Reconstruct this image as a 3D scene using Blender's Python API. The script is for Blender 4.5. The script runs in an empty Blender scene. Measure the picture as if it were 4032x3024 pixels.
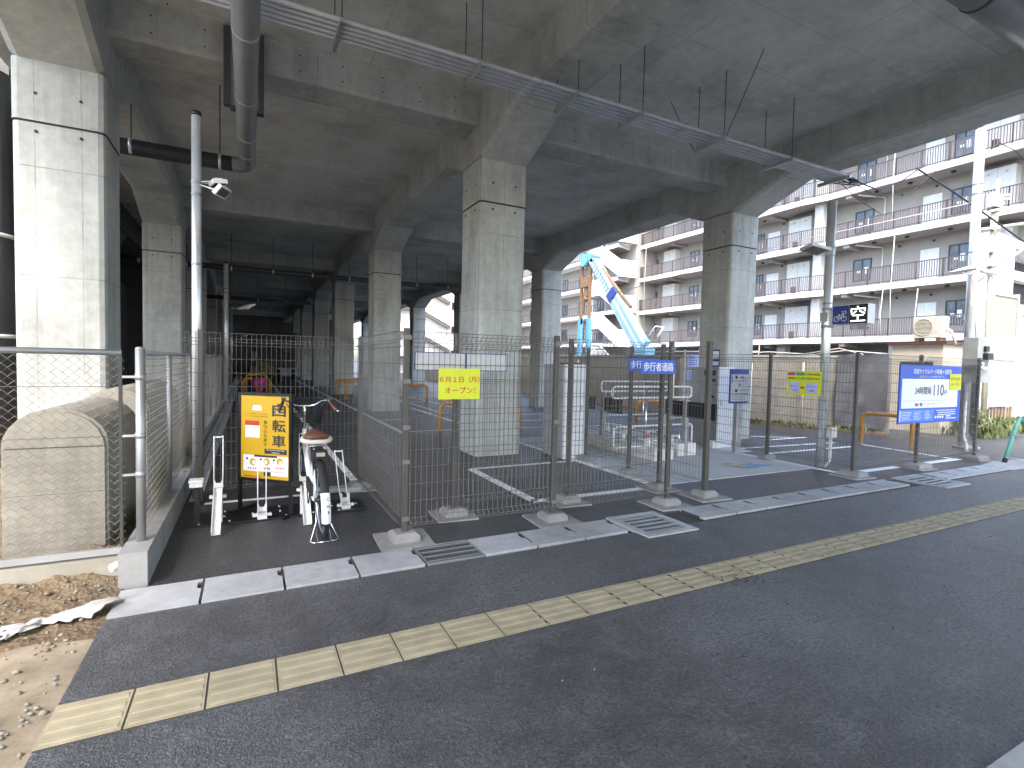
import bpy, math, random
from mathutils import Vector, Matrix
random.seed(7)
R = math.radians
sc = bpy.context.scene
COL = sc.collection

# ------------------------------------------------------------------ camera
H = 1.58
yaw, pit, rol = 0.471036, -0.040816, 0.0226243
_f = Vector((math.sin(yaw)*math.cos(pit), math.cos(yaw)*math.cos(pit), math.sin(pit)))
_r = Vector((math.cos(yaw), -math.sin(yaw), 0.0))
_u = _r.cross(_f)
_r2 = _r*math.cos(rol) + _u*math.sin(rol)
_u2 = _u*math.cos(rol) - _r*math.sin(rol)
cam_d = bpy.data.cameras.new('camera')
cam_d.sensor_width = 36.0
cam_d.lens = 18.2035
cam_d.clip_start = 0.05
cam_d.clip_end = 2000.0
cam = bpy.data.objects.new('camera', cam_d)
COL.objects.link(cam)
cam.matrix_world = Matrix(((_r2.x, _u2.x, -_f.x, 0.0), (_r2.y, _u2.y, -_f.y, 0.0), (_r2.z, _u2.z, -_f.z, H), (0, 0, 0, 1)))
sc.camera = cam

# ------------------------------------------------------------------ world, sun, exposure
SUN_EL, SUN_AZ = 51.9, 33.0           # the sun stands behind the camera, to its left
EXPOSURE = 2.62
w = bpy.data.worlds.new('World')
sc.world = w
w.use_nodes = True
nt = w.node_tree
bg = nt.nodes['Background']
sky = nt.nodes.new('ShaderNodeTexSky')
sky.sky_type = 'NISHITA'
sky.sun_disc = False
sky.sun_elevation = R(SUN_EL)
sky.sun_rotation = R(180.0 + SUN_AZ)
sky.air_density = 1.0
sky.dust_density = 3.0
sky.ozone_density = 1.0
nt.links.new(sky.outputs[0], bg.inputs['Color'])
bg.inputs['Strength'].default_value = 0.15
sun_d = bpy.data.lights.new('sun', 'SUN')
sun_d.energy = 0.5
sun_d.angle = R(10.0)
sun_d.color = (1.0, 0.94, 0.84)
sun = bpy.data.objects.new('sun', sun_d)
COL.objects.link(sun)
_to = Vector((-math.sin(R(SUN_AZ))*math.cos(R(SUN_EL)), -math.cos(R(SUN_AZ))*math.cos(R(SUN_EL)), math.sin(R(SUN_EL))))
sun.rotation_euler = _to.to_track_quat('Z', 'Y').to_euler()
sun.location = (-4, -30, 20)
sc.view_settings.view_transform = 'Standard'
sc.view_settings.look = 'None'
sc.view_settings.gamma = 1.0
sc.view_settings.exposure = EXPOSURE
sc.cycles.max_bounces = 10
sc.cycles.diffuse_bounces = 8

# ------------------------------------------------------------------ materials
MATS = {}
def nd(nt, t, **kw):
    n = nt.nodes.new(t)
    for k, v in kw.items():
        setattr(n, k, v)
    return n
def new_mat(name):
    m = bpy.data.materials.new(name); m.use_nodes = True
    MATS[name] = m
    return m, m.node_tree, m.node_tree.nodes['Principled BSDF']
def noise(nt, vec, scale, detail=4, rough=0.55):
    n = nd(nt, 'ShaderNodeTexNoise'); n.inputs['Scale'].default_value = scale
    n.inputs['Detail'].default_value = detail; n.inputs['Roughness'].default_value = rough
    nt.links.new(vec, n.inputs['Vector'])
    return n.outputs['Fac']
def ramp(nt, fac, stops):
    r = nd(nt, 'ShaderNodeValToRGB')
    while len(r.color_ramp.elements) < len(stops): r.color_ramp.elements.new(0.5)
    for e, (p, c) in zip(r.color_ramp.elements, stops):
        e.position = p; e.color = (c[0], c[1], c[2], 1) if not isinstance(c, float) else (c, c, c, 1)
    nt.links.new(fac, r.inputs['Fac'])
    return r.outputs['Color']
def mixc(nt, fac, a, b, mode='MIX'):
    n = nd(nt, 'ShaderNodeMix', data_type='RGBA', blend_type=mode)
    for s, v in ((n.inputs[0], fac), (n.inputs[6], a), (n.inputs[7], b)):
        if hasattr(v, 'links'): nt.links.new(v, s)
        else: s.default_value = v if not isinstance(v, tuple) else (v[0], v[1], v[2], 1)
    return n.outputs[2]
def mth(nt, op, a, b=0.0):
    n = nd(nt, 'ShaderNodeMath', operation=op)
    for s, v in ((n.inputs[0], a), (n.inputs[1], b)):
        if hasattr(v, 'links'): nt.links.new(v, s)
        else: s.default_value = v
    return n.outputs[0]
def geo_pos(nt):
    return nd(nt, 'ShaderNodeNewGeometry').outputs['Position']
def mapping(nt, vec, sc_=(1, 1, 1)):
    n = nd(nt, 'ShaderNodeMapping'); n.inputs['Scale'].default_value = sc_
    nt.links.new(vec, n.inputs['Vector'])
    return n.outputs[0]
def bump(nt, bsdf, h, strength, dist=0.01):
    b = nd(nt, 'ShaderNodeBump'); b.inputs['Strength'].default_value = strength; b.inputs['Distance'].default_value = dist
    nt.links.new(h, b.inputs['Height']); nt.links.new(b.outputs[0], bsdf.inputs['Normal'])
def lines(nt, pos, axis, step, off, width):
    """1 on thin lines every `step` metres along an axis"""
    s = nd(nt, 'ShaderNodeSeparateXYZ'); nt.links.new(pos, s.inputs[0])
    v = mth(nt, 'ADD', s.outputs[axis], off)
    v = mth(nt, 'PINGPONG', v, step/2)
    return mth(nt, 'LESS_THAN', v, width/2)

def plain(name, col, rough=0.6, metal=0.0, var=0.12, scale=6.0, bumpy=0.0):
    m, nt, b = new_mat(name)
    p = geo_pos(nt)
    f = noise(nt, p, scale, 5)
    c2 = tuple(max(0, x*(1-var)) for x in col); c3 = tuple(min(1, x*(1+var)) for x in col)
    nt.links.new(ramp(nt, f, [(0.3, c2), (0.7, c3)]), b.inputs['Base Color'])
    b.inputs['Roughness'].default_value = rough; b.inputs['Metallic'].default_value = metal
    if bumpy:
        bump(nt, b, noise(nt, p, scale*6, 4), bumpy, 0.004)
    return m

def concrete(name, col, jx=None, jy=None, jz=None, streak=0.5, spots=0.0):
    m, nt, b = new_mat(name)
    p = geo_pos(nt)
    big = noise(nt, p, 0.9, 6, 0.62)
    fine = noise(nt, p, 9.0, 6, 0.65)
    st = noise(nt, mapping(nt, p, (3.2, 3.2, 0.16)), 2.0, 5, 0.6)
    swirl = noise(nt, mapping(nt, p, (1.0, 2.4, 1.0)), 1.4, 7, 0.7)
    d = tuple(x*0.66 for x in col); l = tuple(min(1, x*1.25) for x in col)
    c = ramp(nt, big, [(0.28, d), (0.5, col), (0.75, l)])
    c = mixc(nt, mth(nt, 'MULTIPLY', ramp(nt, st, [(0.45, 0.0), (0.72, 1.0)]), streak*0.55), c, tuple(min(1, x*1.42) for x in col))
    c = mixc(nt, mth(nt, 'MULTIPLY', ramp(nt, st, [(0.2, 1.0), (0.42, 0.0)]), streak*0.6), c, tuple(x*0.5 for x in col))
    c = mixc(nt, mth(nt, 'MULTIPLY', ramp(nt, swirl, [(0.56, 0.0), (0.72, 1.0)]), 0.4), c, tuple(min(1, x*1.35) for x in col))
    c = mixc(nt, 0.4, c, ramp(nt, fine, [(0.3, 0.35), (0.7, 0.65)]), 'OVERLAY')
    ln = None
    for ax, j in ((0, jx), (1, jy), (2, jz)):
        if j:
            q = lines(nt, p, ax, j[0], j[1], j[2])
            ln = q if ln is None else mth(nt, 'MAXIMUM', ln, q)
    h = fine
    if ln is not None:
        brk = ramp(nt, noise(nt, p, 2.3, 4), [(0.35, 0.15), (0.6, 0.6)])
        c = mixc(nt, mth(nt, 'MULTIPLY', ln, brk), c, tuple(x*0.42 for x in col))
        h = mth(nt, 'SUBTRACT', fine, mth(nt, 'MULTIPLY', ln, 1.0))
    nt.links.new(c, b.inputs['Base Color'])
    b.inputs['Roughness'].default_value = 0.82
    bump(nt, b, h, 0.35, 0.006)
    return m

CONC = (0.388, 0.40, 0.375)
concrete('column_concrete', CONC, jx=(0.43, 0.05, 0.012), jz=(1.25, 0.03, 0.014), streak=1.2)
concrete('beam_concrete', CONC, jx=(1.91, 0.87+0.17, 0.014), jy=(1.8, 0.4, 0.014), streak=0.6)
concrete('slab_concrete', (0.52, 0.53, 0.50), jx=(1.8, 0.2, 0.014), jy=(0.9, 0.1, 0.012), streak=0.0)
concrete('pale_concrete', (0.36, 0.365, 0.36), streak=0.25)
concrete('wall_concrete', (0.25, 0.238, 0.215), jy=(0.9, 0.0, 0.02), jz=(0.4, 0.0, 0.012), streak=0.6)
concrete('tank_concrete', (0.28, 0.262, 0.215), streak=0.3)
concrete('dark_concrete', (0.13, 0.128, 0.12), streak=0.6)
concrete('footing_concrete', (0.25, 0.245, 0.23), streak=0.2)
concrete('kerb_wall_concrete', (0.26, 0.258, 0.245), streak=0.4)
concrete('pad_concrete', (0.27, 0.265, 0.25), streak=0.0)
plain('joint_dark', (0.05, 0.05, 0.045), 0.9)

def asphalt(name, col, patch=0.5):
    m, nt, b = new_mat(name)
    p = geo_pos(nt)
    v = nd(nt, 'ShaderNodeTexVoronoi'); v.inputs['Scale'].default_value = 170.0; nt.links.new(p, v.inputs['Vector'])
    v2 = nd(nt, 'ShaderNodeTexVoronoi'); v2.inputs['Scale'].default_value = 85.0; nt.links.new(p, v2.inputs['Vector'])
    big = noise(nt, p, 0.75, 7, 0.65)
    mid = noise(nt, p, 5.0, 6, 0.7)
    fine = noise(nt, p, 60.0, 4, 0.7)
    wide = noise(nt, p, 0.33, 4, 0.6)
    c = ramp(nt, big, [(0.25, tuple(x*(1-patch*0.7) for x in col)), (0.5, col), (0.72, tuple(x*(1+patch) for x in col))])
    c = mixc(nt, 0.8, c, ramp(nt, wide, [(0.35, 0.3), (0.65, 0.7)]), 'OVERLAY')
    c = mixc(nt, mth(nt, 'MULTIPLY', ramp(nt, mid, [(0.45, 0.0), (0.7, 1.0)]), 0.5), c, tuple(x*2.0 for x in col))
    g1 = noise(nt, p, 95.0, 3, 0.8); g2 = noise(nt, p, 38.0, 4, 0.8)
    c = mixc(nt, 0.9, c, ramp(nt, g1, [(0.34, 0.12), (0.66, 0.9)]), 'OVERLAY')
    c = mixc(nt, 0.8, c, ramp(nt, g2, [(0.34, 0.15), (0.66, 0.85)]), 'OVERLAY')
    clus = noise(nt, p, 2.2, 5, 0.7)
    pit = mth(nt, 'MULTIPLY', ramp(nt, clus, [(0.42, 0.0), (0.62, 1.0)]), ramp(nt, g2, [(0.36, 1.0), (0.46, 0.0)]))
    c = mixc(nt, mth(nt, 'MULTIPLY', pit, 0.85), c, (0.006, 0.006, 0.006))
    peb = ramp(nt, v2.outputs['Color'], [(0.955, 0.0), (0.97, 1.0)])
    c = mixc(nt, mth(nt, 'MULTIPLY', peb, 0.45), c, (0.2, 0.2, 0.19))
    nt.links.new(c, b.inputs['Base Color'])
    nt.links.new(ramp(nt, big, [(0.3, 0.36), (0.7, 0.50)]), b.inputs['Roughness'])
    b.inputs['Specular IOR Level'].default_value = 0.85
    h = mth(nt, 'ADD', mth(nt, 'MULTIPLY', v.outputs['Distance'], 0.6), mth(nt, 'ADD', mth(nt, 'MULTIPLY', v2.outputs['Distance'], 0.9), mth(nt, 'ADD', mth(nt, 'MULTIPLY', g2, 1.6), mth(nt, 'MULTIPLY', pit, -1.5))))
    bump(nt, b, h, 0.6, 0.006)
    return m
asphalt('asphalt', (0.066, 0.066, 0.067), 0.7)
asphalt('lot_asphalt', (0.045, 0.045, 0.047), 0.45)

def soil(name):
    m, nt, b = new_mat(name)
    p = geo_pos(nt)
    a = noise(nt, p, 1.3, 7, 0.7); f = noise(nt, p, 16.0, 7, 0.75)
    v = nd(nt, 'ShaderNodeTexVoronoi'); v.inputs['Scale'].default_value = 34.0; nt.links.new(p, v.inputs['Vector'])
    c = ramp(nt, a, [(0.3, (0.12, 0.083, 0.045)), (0.5, (0.18, 0.13, 0.075)), (0.7, (0.25, 0.20, 0.13))])
    c = mixc(nt, 0.7, c, ramp(nt, f, [(0.25, 0.2), (0.75, 0.8)]), 'OVERLAY')
    c = mixc(nt, mth(nt, 'MULTIPLY', ramp(nt, v.outputs['Color'], [(0.8, 0.0), (0.86, 1.0)]), 0.4), c, (0.30, 0.26, 0.20))
    nt.links.new(c, b.inputs['Base Color']); b.inputs['Roughness'].default_value = 0.95
    bump(nt, b, mth(nt, 'ADD', f, mth(nt, 'MULTIPLY', v.outputs['Distance'], 0.8)), 0.9, 0.02)
soil('soil')
plain('sand', (0.25, 0.205, 0.14), 0.95, var=0.3, scale=5, bumpy=0.8)
plain('grating', (0.13, 0.135, 0.14), 0.5, 0.3)
plain('boom_blue', (0.22, 0.38, 0.58), 0.5)
plain('ground_dirt', (0.10, 0.097, 0.09), 0.95, var=0.3, scale=0.6)
plain('stone', (0.22, 0.18, 0.125), 0.9, var=0.4, scale=9)
plain('pebble_pale', (0.22, 0.205, 0.175), 0.95, var=0.2, scale=9)
plain('tactile', (0.335, 0.288, 0.182), 0.85, var=0.16, scale=7, bumpy=0.25)
def paint(name, col, wear=0.35):
    m, nt, b = new_mat(name); p = geo_pos(nt)
    f = noise(nt, p, 30.0, 6, 0.7)
    nt.links.new(mixc(nt, ramp(nt, f, [(0.58, 0.0), (0.74, wear)]), col, (0.06, 0.06, 0.06)), b.inputs['Base Color'])
    b.inputs['Roughness'].default_value = 0.6
paint('line_paint', (0.84, 0.84, 0.83), 0.25)
plain('galvanized', (0.72, 0.73, 0.73), 0.3, 0.55, var=0.14, scale=3)
plain('dull_zinc', (0.42, 0.43, 0.43), 0.5, 0.75, var=0.15, scale=3)
plain('fence_taupe', (0.08, 0.074, 0.064), 0.5, 0.25)
plain('wire_taupe', (0.17, 0.16, 0.145), 0.45, 0.35)
plain('chain_wire', (0.2, 0.195, 0.17), 0.6, 0.2)
plain('white_paint', (0.78, 0.78, 0.77), 0.4, var=0.05)
plain('offwhite', (0.62, 0.62, 0.60), 0.5, var=0.06)
plain('dirty_white', (0.68, 0.67, 0.63), 0.55, var=0.12, scale=2)
plain('black_paint', (0.012, 0.012, 0.013), 0.35)
plain('rubber', (0.015, 0.015, 0.016), 0.75)
plain('chrome', (0.75, 0.75, 0.75), 0.18, 1.0, var=0.03)
plain('steel_dark', (0.06, 0.06, 0.058), 0.55, 0.4)
plain('strut_steel', (0.5, 0.5, 0.5), 0.4, 0.7)
plain('pipe_grey', (0.17, 0.18, 0.185), 0.38, 0.0, var=0.1)
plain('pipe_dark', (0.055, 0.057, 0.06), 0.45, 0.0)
plain('conduit', (0.44, 0.46, 0.49), 0.4, 0.3)
plain('orange', (0.62, 0.27, 0.03), 0.45, var=0.12)
plain('leather', (0.125, 0.05, 0.027), 0.55)
plain('saddle_edge', (0.56, 0.50, 0.44), 0.6)
plain('yellow_sign', (0.56, 0.34, 0.012), 0.5, var=0.03)
plain('yellow_paper', (0.58, 0.62, 0.03), 0.6, var=0.03)
plain('sign_blue', (0.035, 0.10, 0.52), 0.45, var=0.04)
plain('deep_blue', (0.022, 0.04, 0.20), 0.45, var=0.04)
plain('pale_blue', (0.10, 0.22, 0.72), 0.5, var=0.03)
plain('sign_white', (0.76, 0.78, 0.80), 0.45, var=0.03)
plain('print_dark', (0.035, 0.03, 0.03), 0.6)
plain('print_red', (0.45, 0.05, 0.02), 0.6)
plain('panel_shade', (0.36, 0.37, 0.38), 0.5)  # white panel of the info post, greyed for the shade it stands in
plain('print_grey', (0.32, 0.33, 0.35), 0.6)
plain('magenta', (0.42, 0.06, 0.30), 0.6)
plain('green_print', (0.03, 0.30, 0.20), 0.6)
plain('lilac', (0.42, 0.44, 0.72), 0.6)
plain('olive_yellow', (0.50, 0.50, 0.03), 0.6)
plain('machine_white', (0.74, 0.75, 0.76), 0.38, var=0.04)
plain('machine_grey', (0.26, 0.265, 0.265), 0.45)
plain('facade', (0.30, 0.288, 0.272), 0.85, var=0.06, scale=2)
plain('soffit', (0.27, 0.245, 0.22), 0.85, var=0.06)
plain('fascia_white', (0.72, 0.715, 0.70), 0.7, var=0.05)
plain('rail_brown', (0.075, 0.06, 0.058), 0.5)
plain('slat_grey', (0.13, 0.115, 0.12), 0.6, var=0.08)
plain('window_frame', (0.035, 0.035, 0.04), 0.45)
plain('door_white', (0.62, 0.66, 0.69), 0.4, var=0.05)
plain('panel_grey', (0.50, 0.51, 0.50), 0.5, var=0.08)
def glass(name, col):
    m, nt, b = new_mat(name); p = geo_pos(nt)
    nt.links.new(ramp(nt, noise(nt, p, 1.1, 3), [(0.35, tuple(x*0.6 for x in col)), (0.65, tuple(x*1.5 for x in col))]), b.inputs['Base Color'])
    b.inputs['Roughness'].default_value = 0.08
glass('pane', (0.10, 0.13, 0.16))
glass('pane_dark', (0.03, 0.035, 0.04))
plain('crane_blue', (0.12, 0.32, 0.47), 0.45)
plain('crane_pale', (0.50, 0.56, 0.60), 0.45)
plain('rust', (0.20, 0.12, 0.065), 0.7, var=0.3)
plain('beige_wall', (0.56, 0.50, 0.39), 0.8, var=0.06)
plain('maroon', (0.09, 0.04, 0.038), 0.6)
plain('ac_beige', (0.56, 0.53, 0.46), 0.5)
plain('tarp', (0.10, 0.105, 0.12), 0.7, var=0.3, scale=3)
plain('mesh_tan', (0.33, 0.31, 0.24), 0.6, var=0.2, scale=14)
plain('scaffold_yellow', (0.42, 0.41, 0.30), 0.5)
plain('ladder_green', (0.10, 0.36, 0.29), 0.5, var=0.2)
plain('leaf', (0.075, 0.12, 0.03), 0.6, var=0.5, scale=20)
plain('leaf_pale', (0.11, 0.135, 0.05), 0.6, var=0.4, scale=20)
plain('pink_bag', (0.55, 0.05, 0.22), 0.35, var=0.3, scale=25)
plain('cable', (0.03, 0.03, 0.03), 0.5)
plain('rope', (0.55, 0.52, 0.45), 0.8)
plain('cloth_white', (0.46, 0.43, 0.41), 0.8, var=0.12, scale=10)
plain('floor_slab', (0.46, 0.465, 0.46), 0.8, var=0.10, scale=1.5, bumpy=0.15)
plain('ground_mark_blue', (0.22, 0.36, 0.48), 0.7, var=0.25, scale=14)
plain('ground_mark_yellow', (0.50, 0.44, 0.26), 0.7, var=0.25, scale=14)
plain('box_grey', (0.33, 0.34, 0.335), 0.5)
plain('far_tan', (0.30, 0.22, 0.12), 0.7)
plain('lens', (0.08, 0.085, 0.09), 0.15)
plain('reflector', (0.5, 0.05, 0.03), 0.25)
def emit(name, col, s):
    m, nt, b = new_mat(name)
    b.inputs['Base Color'].default_value = (0.02, 0.02, 0.02, 1)
    b.inputs['Emission Color'].default_value = (*col, 1); b.inputs['Emission Strength'].default_value = s
emit('led_white', (0.95, 0.97, 1.0), 0.5)

# ------------------------------------------------------------------ mesh helpers
WL = {}
EACH = {'band', 'clamp', 'rib', 'vent', 'pale_square', 'hanger_rod', 'foot', 'leg', 'rung', 'leader', 'leader_casing', 'track', 'roller', 'pillar', 'extinguisher_box', 'downspout', 'round_icons', 'brace_rod', 'base_plate', 'guide_block', 'saddle_spring', 'shifter', 'pedal', 'battery', 'collar', 'fin', 'hinge', 'pad', 'bolts', 'clip', 'brake_cable', 'cord', 'cable_end', 'loose_cable', 'tension_wire', 'side_panel', 'picture', 'round_picture', 'lock', 'slot', 'control_box', 'crank', 'base_slat', 'grille', 'railing_post', 'channel', 'coupling_'}
class MB:
    def __init__(s): s.v = []; s.f = []; s.m = []; s.s = []
    def add(s, vs, fs, mi=0, sm=False):
        o = len(s.v); s.v += [tuple(p) for p in vs]
        for f in fs:
            s.f.append([i+o for i in f]); s.m.append(mi); s.s.append(sm)
        return s
    def box(s, x0, x1, y0, y1, z0, z1, mi=0):
        if x1 < x0: x0, x1 = x1, x0
        if y1 < y0: y0, y1 = y1, y0
        if z1 < z0: z0, z1 = z1, z0
        vs = [(x0,y0,z0),(x1,y0,z0),(x1,y1,z0),(x0,y1,z0),(x0,y0,z1),(x1,y0,z1),(x1,y1,z1),(x0,y1,z1)]
        return s.add(vs, [(0,3,2,1),(4,5,6,7),(0,1,5,4),(1,2,6,5),(2,3,7,6),(3,0,4,7)], mi)
    def bbox(s, x0, x1, y0, y1, z0, z1, c=0.008, mi=0):
        """box with chamfered vertical edges and top"""
        P = [(x0+c,y0),(x1-c,y0),(x1,y0+c),(x1,y1-c),(x1-c,y1),(x0+c,y1),(x0,y1-c),(x0,y0+c)]
        Q = [(x0+2*c,y0+c),(x1-2*c,y0+c),(x1-c,y0+2*c),(x1-c,y1-2*c),(x1-2*c,y1-c),(x0+2*c,y1-c),(x0+c,y1-2*c),(x0+c,y0+2*c)]
        vs = [(x,y,z0) for x,y in P]+[(x,y,z1-c) for x,y in P]+[(x,y,z1) for x,y in Q]
        fs = [tuple(range(7,-1,-1)), tuple(range(16,24))]
        for i in range(8):
            j = (i+1) % 8
            fs += [(i,j,j+8,i+8),(i+8,j+8,j+16,i+16)]
        return s.add(vs, fs, mi)
    def obox(s, c, ax, ay, az, mi=0):
        c, ax, ay, az = Vector(c), Vector(ax), Vector(ay), Vector(az)
        vs = [c+ax*i+ay*j+az*k for k in (-1,1) for i,j in ((-1,-1),(1,-1),(1,1),(-1,1))]
        fs = [(0,3,2,1),(4,5,6,7),(0,1,5,4),(1,2,6,5),(2,3,7,6),(3,0,4,7)]
        if ax.cross(ay).dot(az) < 0: fs = [f[::-1] for f in fs]
        return s.add(vs, fs, mi)
    def bar(s, p0, p1, w, h, up=(0,0,1), mi=0):
        p0, p1 = Vector(p0), Vector(p1); d = p1-p0; L = d.length; d.normalize()
        u = Vector(up); sd = d.cross(u)
        if sd.length < 1e-4: sd = d.cross(Vector((1,0,0)))
        sd.normalize(); u = sd.cross(d)
        return s.obox((p0+p1)/2, d*(L/2), sd*(w/2), u*(h/2), mi)
    def tube(s, pts, r, n=8, mi=0, closed=False, sm=True, caps=True):
        pts = [Vector(p) for p in pts]; N = len(pts)
        rr = r if isinstance(r, (list, tuple)) else [r]*N
        vs = []; prev = None
        for i, p in enumerate(pts):
            a = pts[i-1] if (i > 0 or closed) else p
            b = pts[(i+1) % N] if (i < N-1 or closed) else p
            t = (b-a)
            if t.length < 1e-9: t = Vector((0,0,1))
            t.normalize()
            if prev is None:
                up = Vector((0,0,1)) if abs(t.z) < 0.9 else Vector((1,0,0))
            else: up = prev
            e1 = up-t*up.dot(t)
            if e1.length < 1e-6: e1 = t.orthogonal()
            e1.normalize(); e2 = t.cross(e1); prev = e1
            for k in range(n):
                an = 2*math.pi*k/n
                vs.append(p+(e1*math.cos(an)+e2*math.sin(an))*rr[i])
        fs = []
        for i in range(N if closed else N-1):
            j = (i+1) % N
            for k in range(n):
                l = (k+1) % n
                fs.append((i*n+k, i*n+l, j*n+l, j*n+k))
        s.add(vs, fs, mi, sm)
        if caps and not closed:
            o = len(s.v)-N*n
            s.f.append([o+k for k in range(n)][::-1]); s.m.append(mi); s.s.append(False)
            s.f.append([o+(N-1)*n+k for k in range(n)]); s.m.append(mi); s.s.append(False)
        return s
    def cyl(s, p0, p1, r, n=12, mi=0): return s.tube([p0, p1], r, n, mi)
    def prism(s, poly, axis, a0, a1, mi=0):
        def P(u, v, a):
            return {'x': (a,u,v), 'y': (u,a,v), 'z': (u,v,a)}[axis]
        n = len(poly)
        vs = [P(u,v,a0) for u,v in poly]+[P(u,v,a1) for u,v in poly]
        fs = [tuple(range(n))[::-1], tuple(range(n,2*n))]+[(i,(i+1)%n,(i+1)%n+n,i+n) for i in range(n)]
        return s.add(vs, fs, mi)
    def quad(s, a, b, c, d, mi=0): return s.add([a,b,c,d], [(0,1,2,3)], mi)
    def ring(s, c, axis, R_, r, n=32, k=8, mi=0):
        axis = Vector(axis).normalized(); e1 = axis.orthogonal().normalized(); e2 = axis.cross(e1); c = Vector(c)
        return s.tube([c+(e1*math.cos(2*math.pi*i/n)+e2*math.sin(2*math.pi*i/n))*R_ for i in range(n)], r, k, mi, True)
    def ball(s, c, r, n=8, mi=0, sq=(1,1,1)):
        c = Vector(c); vs = []; fs = []
        m = max(4, n//2)
        for i in range(m+1):
            th = math.pi*i/m
            for k in range(n):
                ph = 2*math.pi*k/n
                vs.append(c+Vector((math.sin(th)*math.cos(ph)*sq[0], math.sin(th)*math.sin(ph)*sq[1], math.cos(th)*sq[2]))*r)
        for i in range(m):
            for k in range(n):
                l = (k+1) % n
                fs.append((i*n+k, (i+1)*n+k, (i+1)*n+l, i*n+l))
        return s.add(vs, fs, mi, True)
    def each(s, name, mats, parent):
        """build every loose piece as a part of its own"""
        par = list(range(len(s.v)))
        def root(i):
            while par[i] != i: par[i] = par[par[i]]; i = par[i]
            return i
        for f in s.f:
            for i in f[1:]: par[root(i)] = root(f[0])
        by = {}
        for k, f in enumerate(s.f): by.setdefault(root(f[0]), []).append(k)
        out = []
        for ks in by.values():
            q = MB(); mp = {}
            for k in ks:
                for i in s.f[k]:
                    if i not in mp: mp[i] = len(q.v); q.v.append(s.v[i])
                q.f.append([mp[i] for i in s.f[k]]); q.m.append(s.m[k]); q.s.append(s.s[k])
            out.append(q.build(name, mats, parent, False))
        return out
    def build(s, name, mats, parent=None, split=True):
        if split and parent is not None and name in EACH: return s.each(name, mats, parent)[0]
        if isinstance(mats, str): mats = [mats]
        if parent is not None: off = WL[parent.name]
        else:
            xs = [p[0] for p in s.v]; ys = [p[1] for p in s.v]; zs = [p[2] for p in s.v]
            off = Vector(((min(xs)+max(xs))/2, (min(ys)+max(ys))/2, min(zs)))
        me = bpy.data.meshes.new(name)
        me.from_pydata([(p[0]-off.x, p[1]-off.y, p[2]-off.z) for p in s.v], [], s.f)
        for m in mats: me.materials.append(MATS[m])
        me.polygons.foreach_set('material_index', s.m)
        me.polygons.foreach_set('use_smooth', s.s)
        me.update()
        o = bpy.data.objects.new(name, me); COL.objects.link(o)
        if parent is not None: o.parent = parent
        else: o.location = off
        WL[o.name] = Vector(off)
        return o

def tag(o, label=None, cat=None, group=None, kind=None):
    if label: o['label'] = label
    if cat: o['category'] = cat
    if group: o['group'] = group
    if kind: o['kind'] = kind
    return o
def thing(name, label, cat, loc, group=None):
    o = bpy.data.objects.new(name, None); COL.objects.link(o)
    o.empty_display_size = 0.2; o.location = loc; WL[o.name] = Vector(loc)
    return tag(o, label, cat, group)
def copy_tree(o, loc=None, parent=None, label=None):
    c = o.copy(); COL.objects.link(c); c.parent = parent
    if loc is not None: c.location = loc
    if label: c['label'] = label
    WL[c.name] = Vector(loc) if loc is not None else WL[o.name]
    for ch in list(o.children): copy_tree(ch, None, c)
    return c
def struct(o): return tag(o, kind='structure')

# ------------------------------------------------------------------ lettering (built-in font)
def letters(mb, text, o, u, v, w=None, h=0.1, mi=0, lift=0.0015, bold=0.0, align='L', vertical=False):
    """flat glyph faces of `text` in the plane o + u*x + v*y; scaled to cap height h, squeezed to width w"""
    o, u, v = Vector(o), Vector(u), Vector(v); n = u.cross(v)
    if bold:
        e = bold*h*0.9
        for k, (dx, dy) in enumerate(((-e, 0), (e, 0), (0, e*.7), (0, -e*.7))):
            letters(mb, text, Vector(o)+Vector(u)*dx+Vector(v)*dy, u, v, w, h, mi, lift+0.00025*(k+1), 0.0)
    if vertical:
        step = h*1.12
        for i, ch in enumerate(text): letters(mb, ch, o-v*(step*i), u, v, w, h, mi, lift, bold)
        return
    c = bpy.data.curves.new('glyphs', 'FONT'); c.body = text; c.resolution_u = 3
    t = bpy.data.objects.new('glyphs', c); COL.objects.link(t)
    bpy.context.view_layer.update()
    me = bpy.data.meshes.new_from_object(t.evaluated_get(bpy.context.evaluated_depsgraph_get()))
    bpy.data.objects.remove(t); bpy.data.curves.remove(c)
    if not me.vertices: return
    xs = [p.co.x for p in me.vertices]; ys = [p.co.y for p in me.vertices]
    x0, x1, y0, y1 = min(xs), max(xs), min(ys), max(ys)
    sy = h/max(1e-4, (y1-y0)); sx = (w/max(1e-4, x1-x0)) if w else sy
    vs = [o+u*((p.co.x-x0)*sx)+v*((p.co.y-y0)*sy)+n*lift for p in me.vertices]
    mb.add(vs, [tuple(p.vertices) for p in me.polygons], mi)
    bpy.data.meshes.remove(me)
def rect(mb, o, u, v, a0, a1, b0, b1, lift=0.001, mi=0, th=None):
    """thin plate on a sign plane"""
    o, u, v = Vector(o), Vector(u), Vector(v); n = u.cross(v)
    t = th or 0.0008
    c = o+u*((a0+a1)/2)+v*((b0+b1)/2)+n*(lift-t/2)
    mb.obox(c, u*(abs(a1-a0)/2), v*(abs(b1-b0)/2), n*(t/2), mi)
# ================================================================== GROUND
EDGE = -0.76
def sheet(name, poly, z, mat, th=None):
    mb = MB()
    if th: mb.prism(poly, 'z', z-th, z)
    else: mb.add([(x, y, z) for x, y in poly], [tuple(range(len(poly)))])
    return struct(mb.build(name, mat))
mb = MB(); mb.add([(-600,-600,-0.03),(600,-600,-0.03),(600,600,-0.03),(-600,600,-0.03)], [(0,1,2,3)])
struct(mb.build('ground', 'ground_dirt'))
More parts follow.
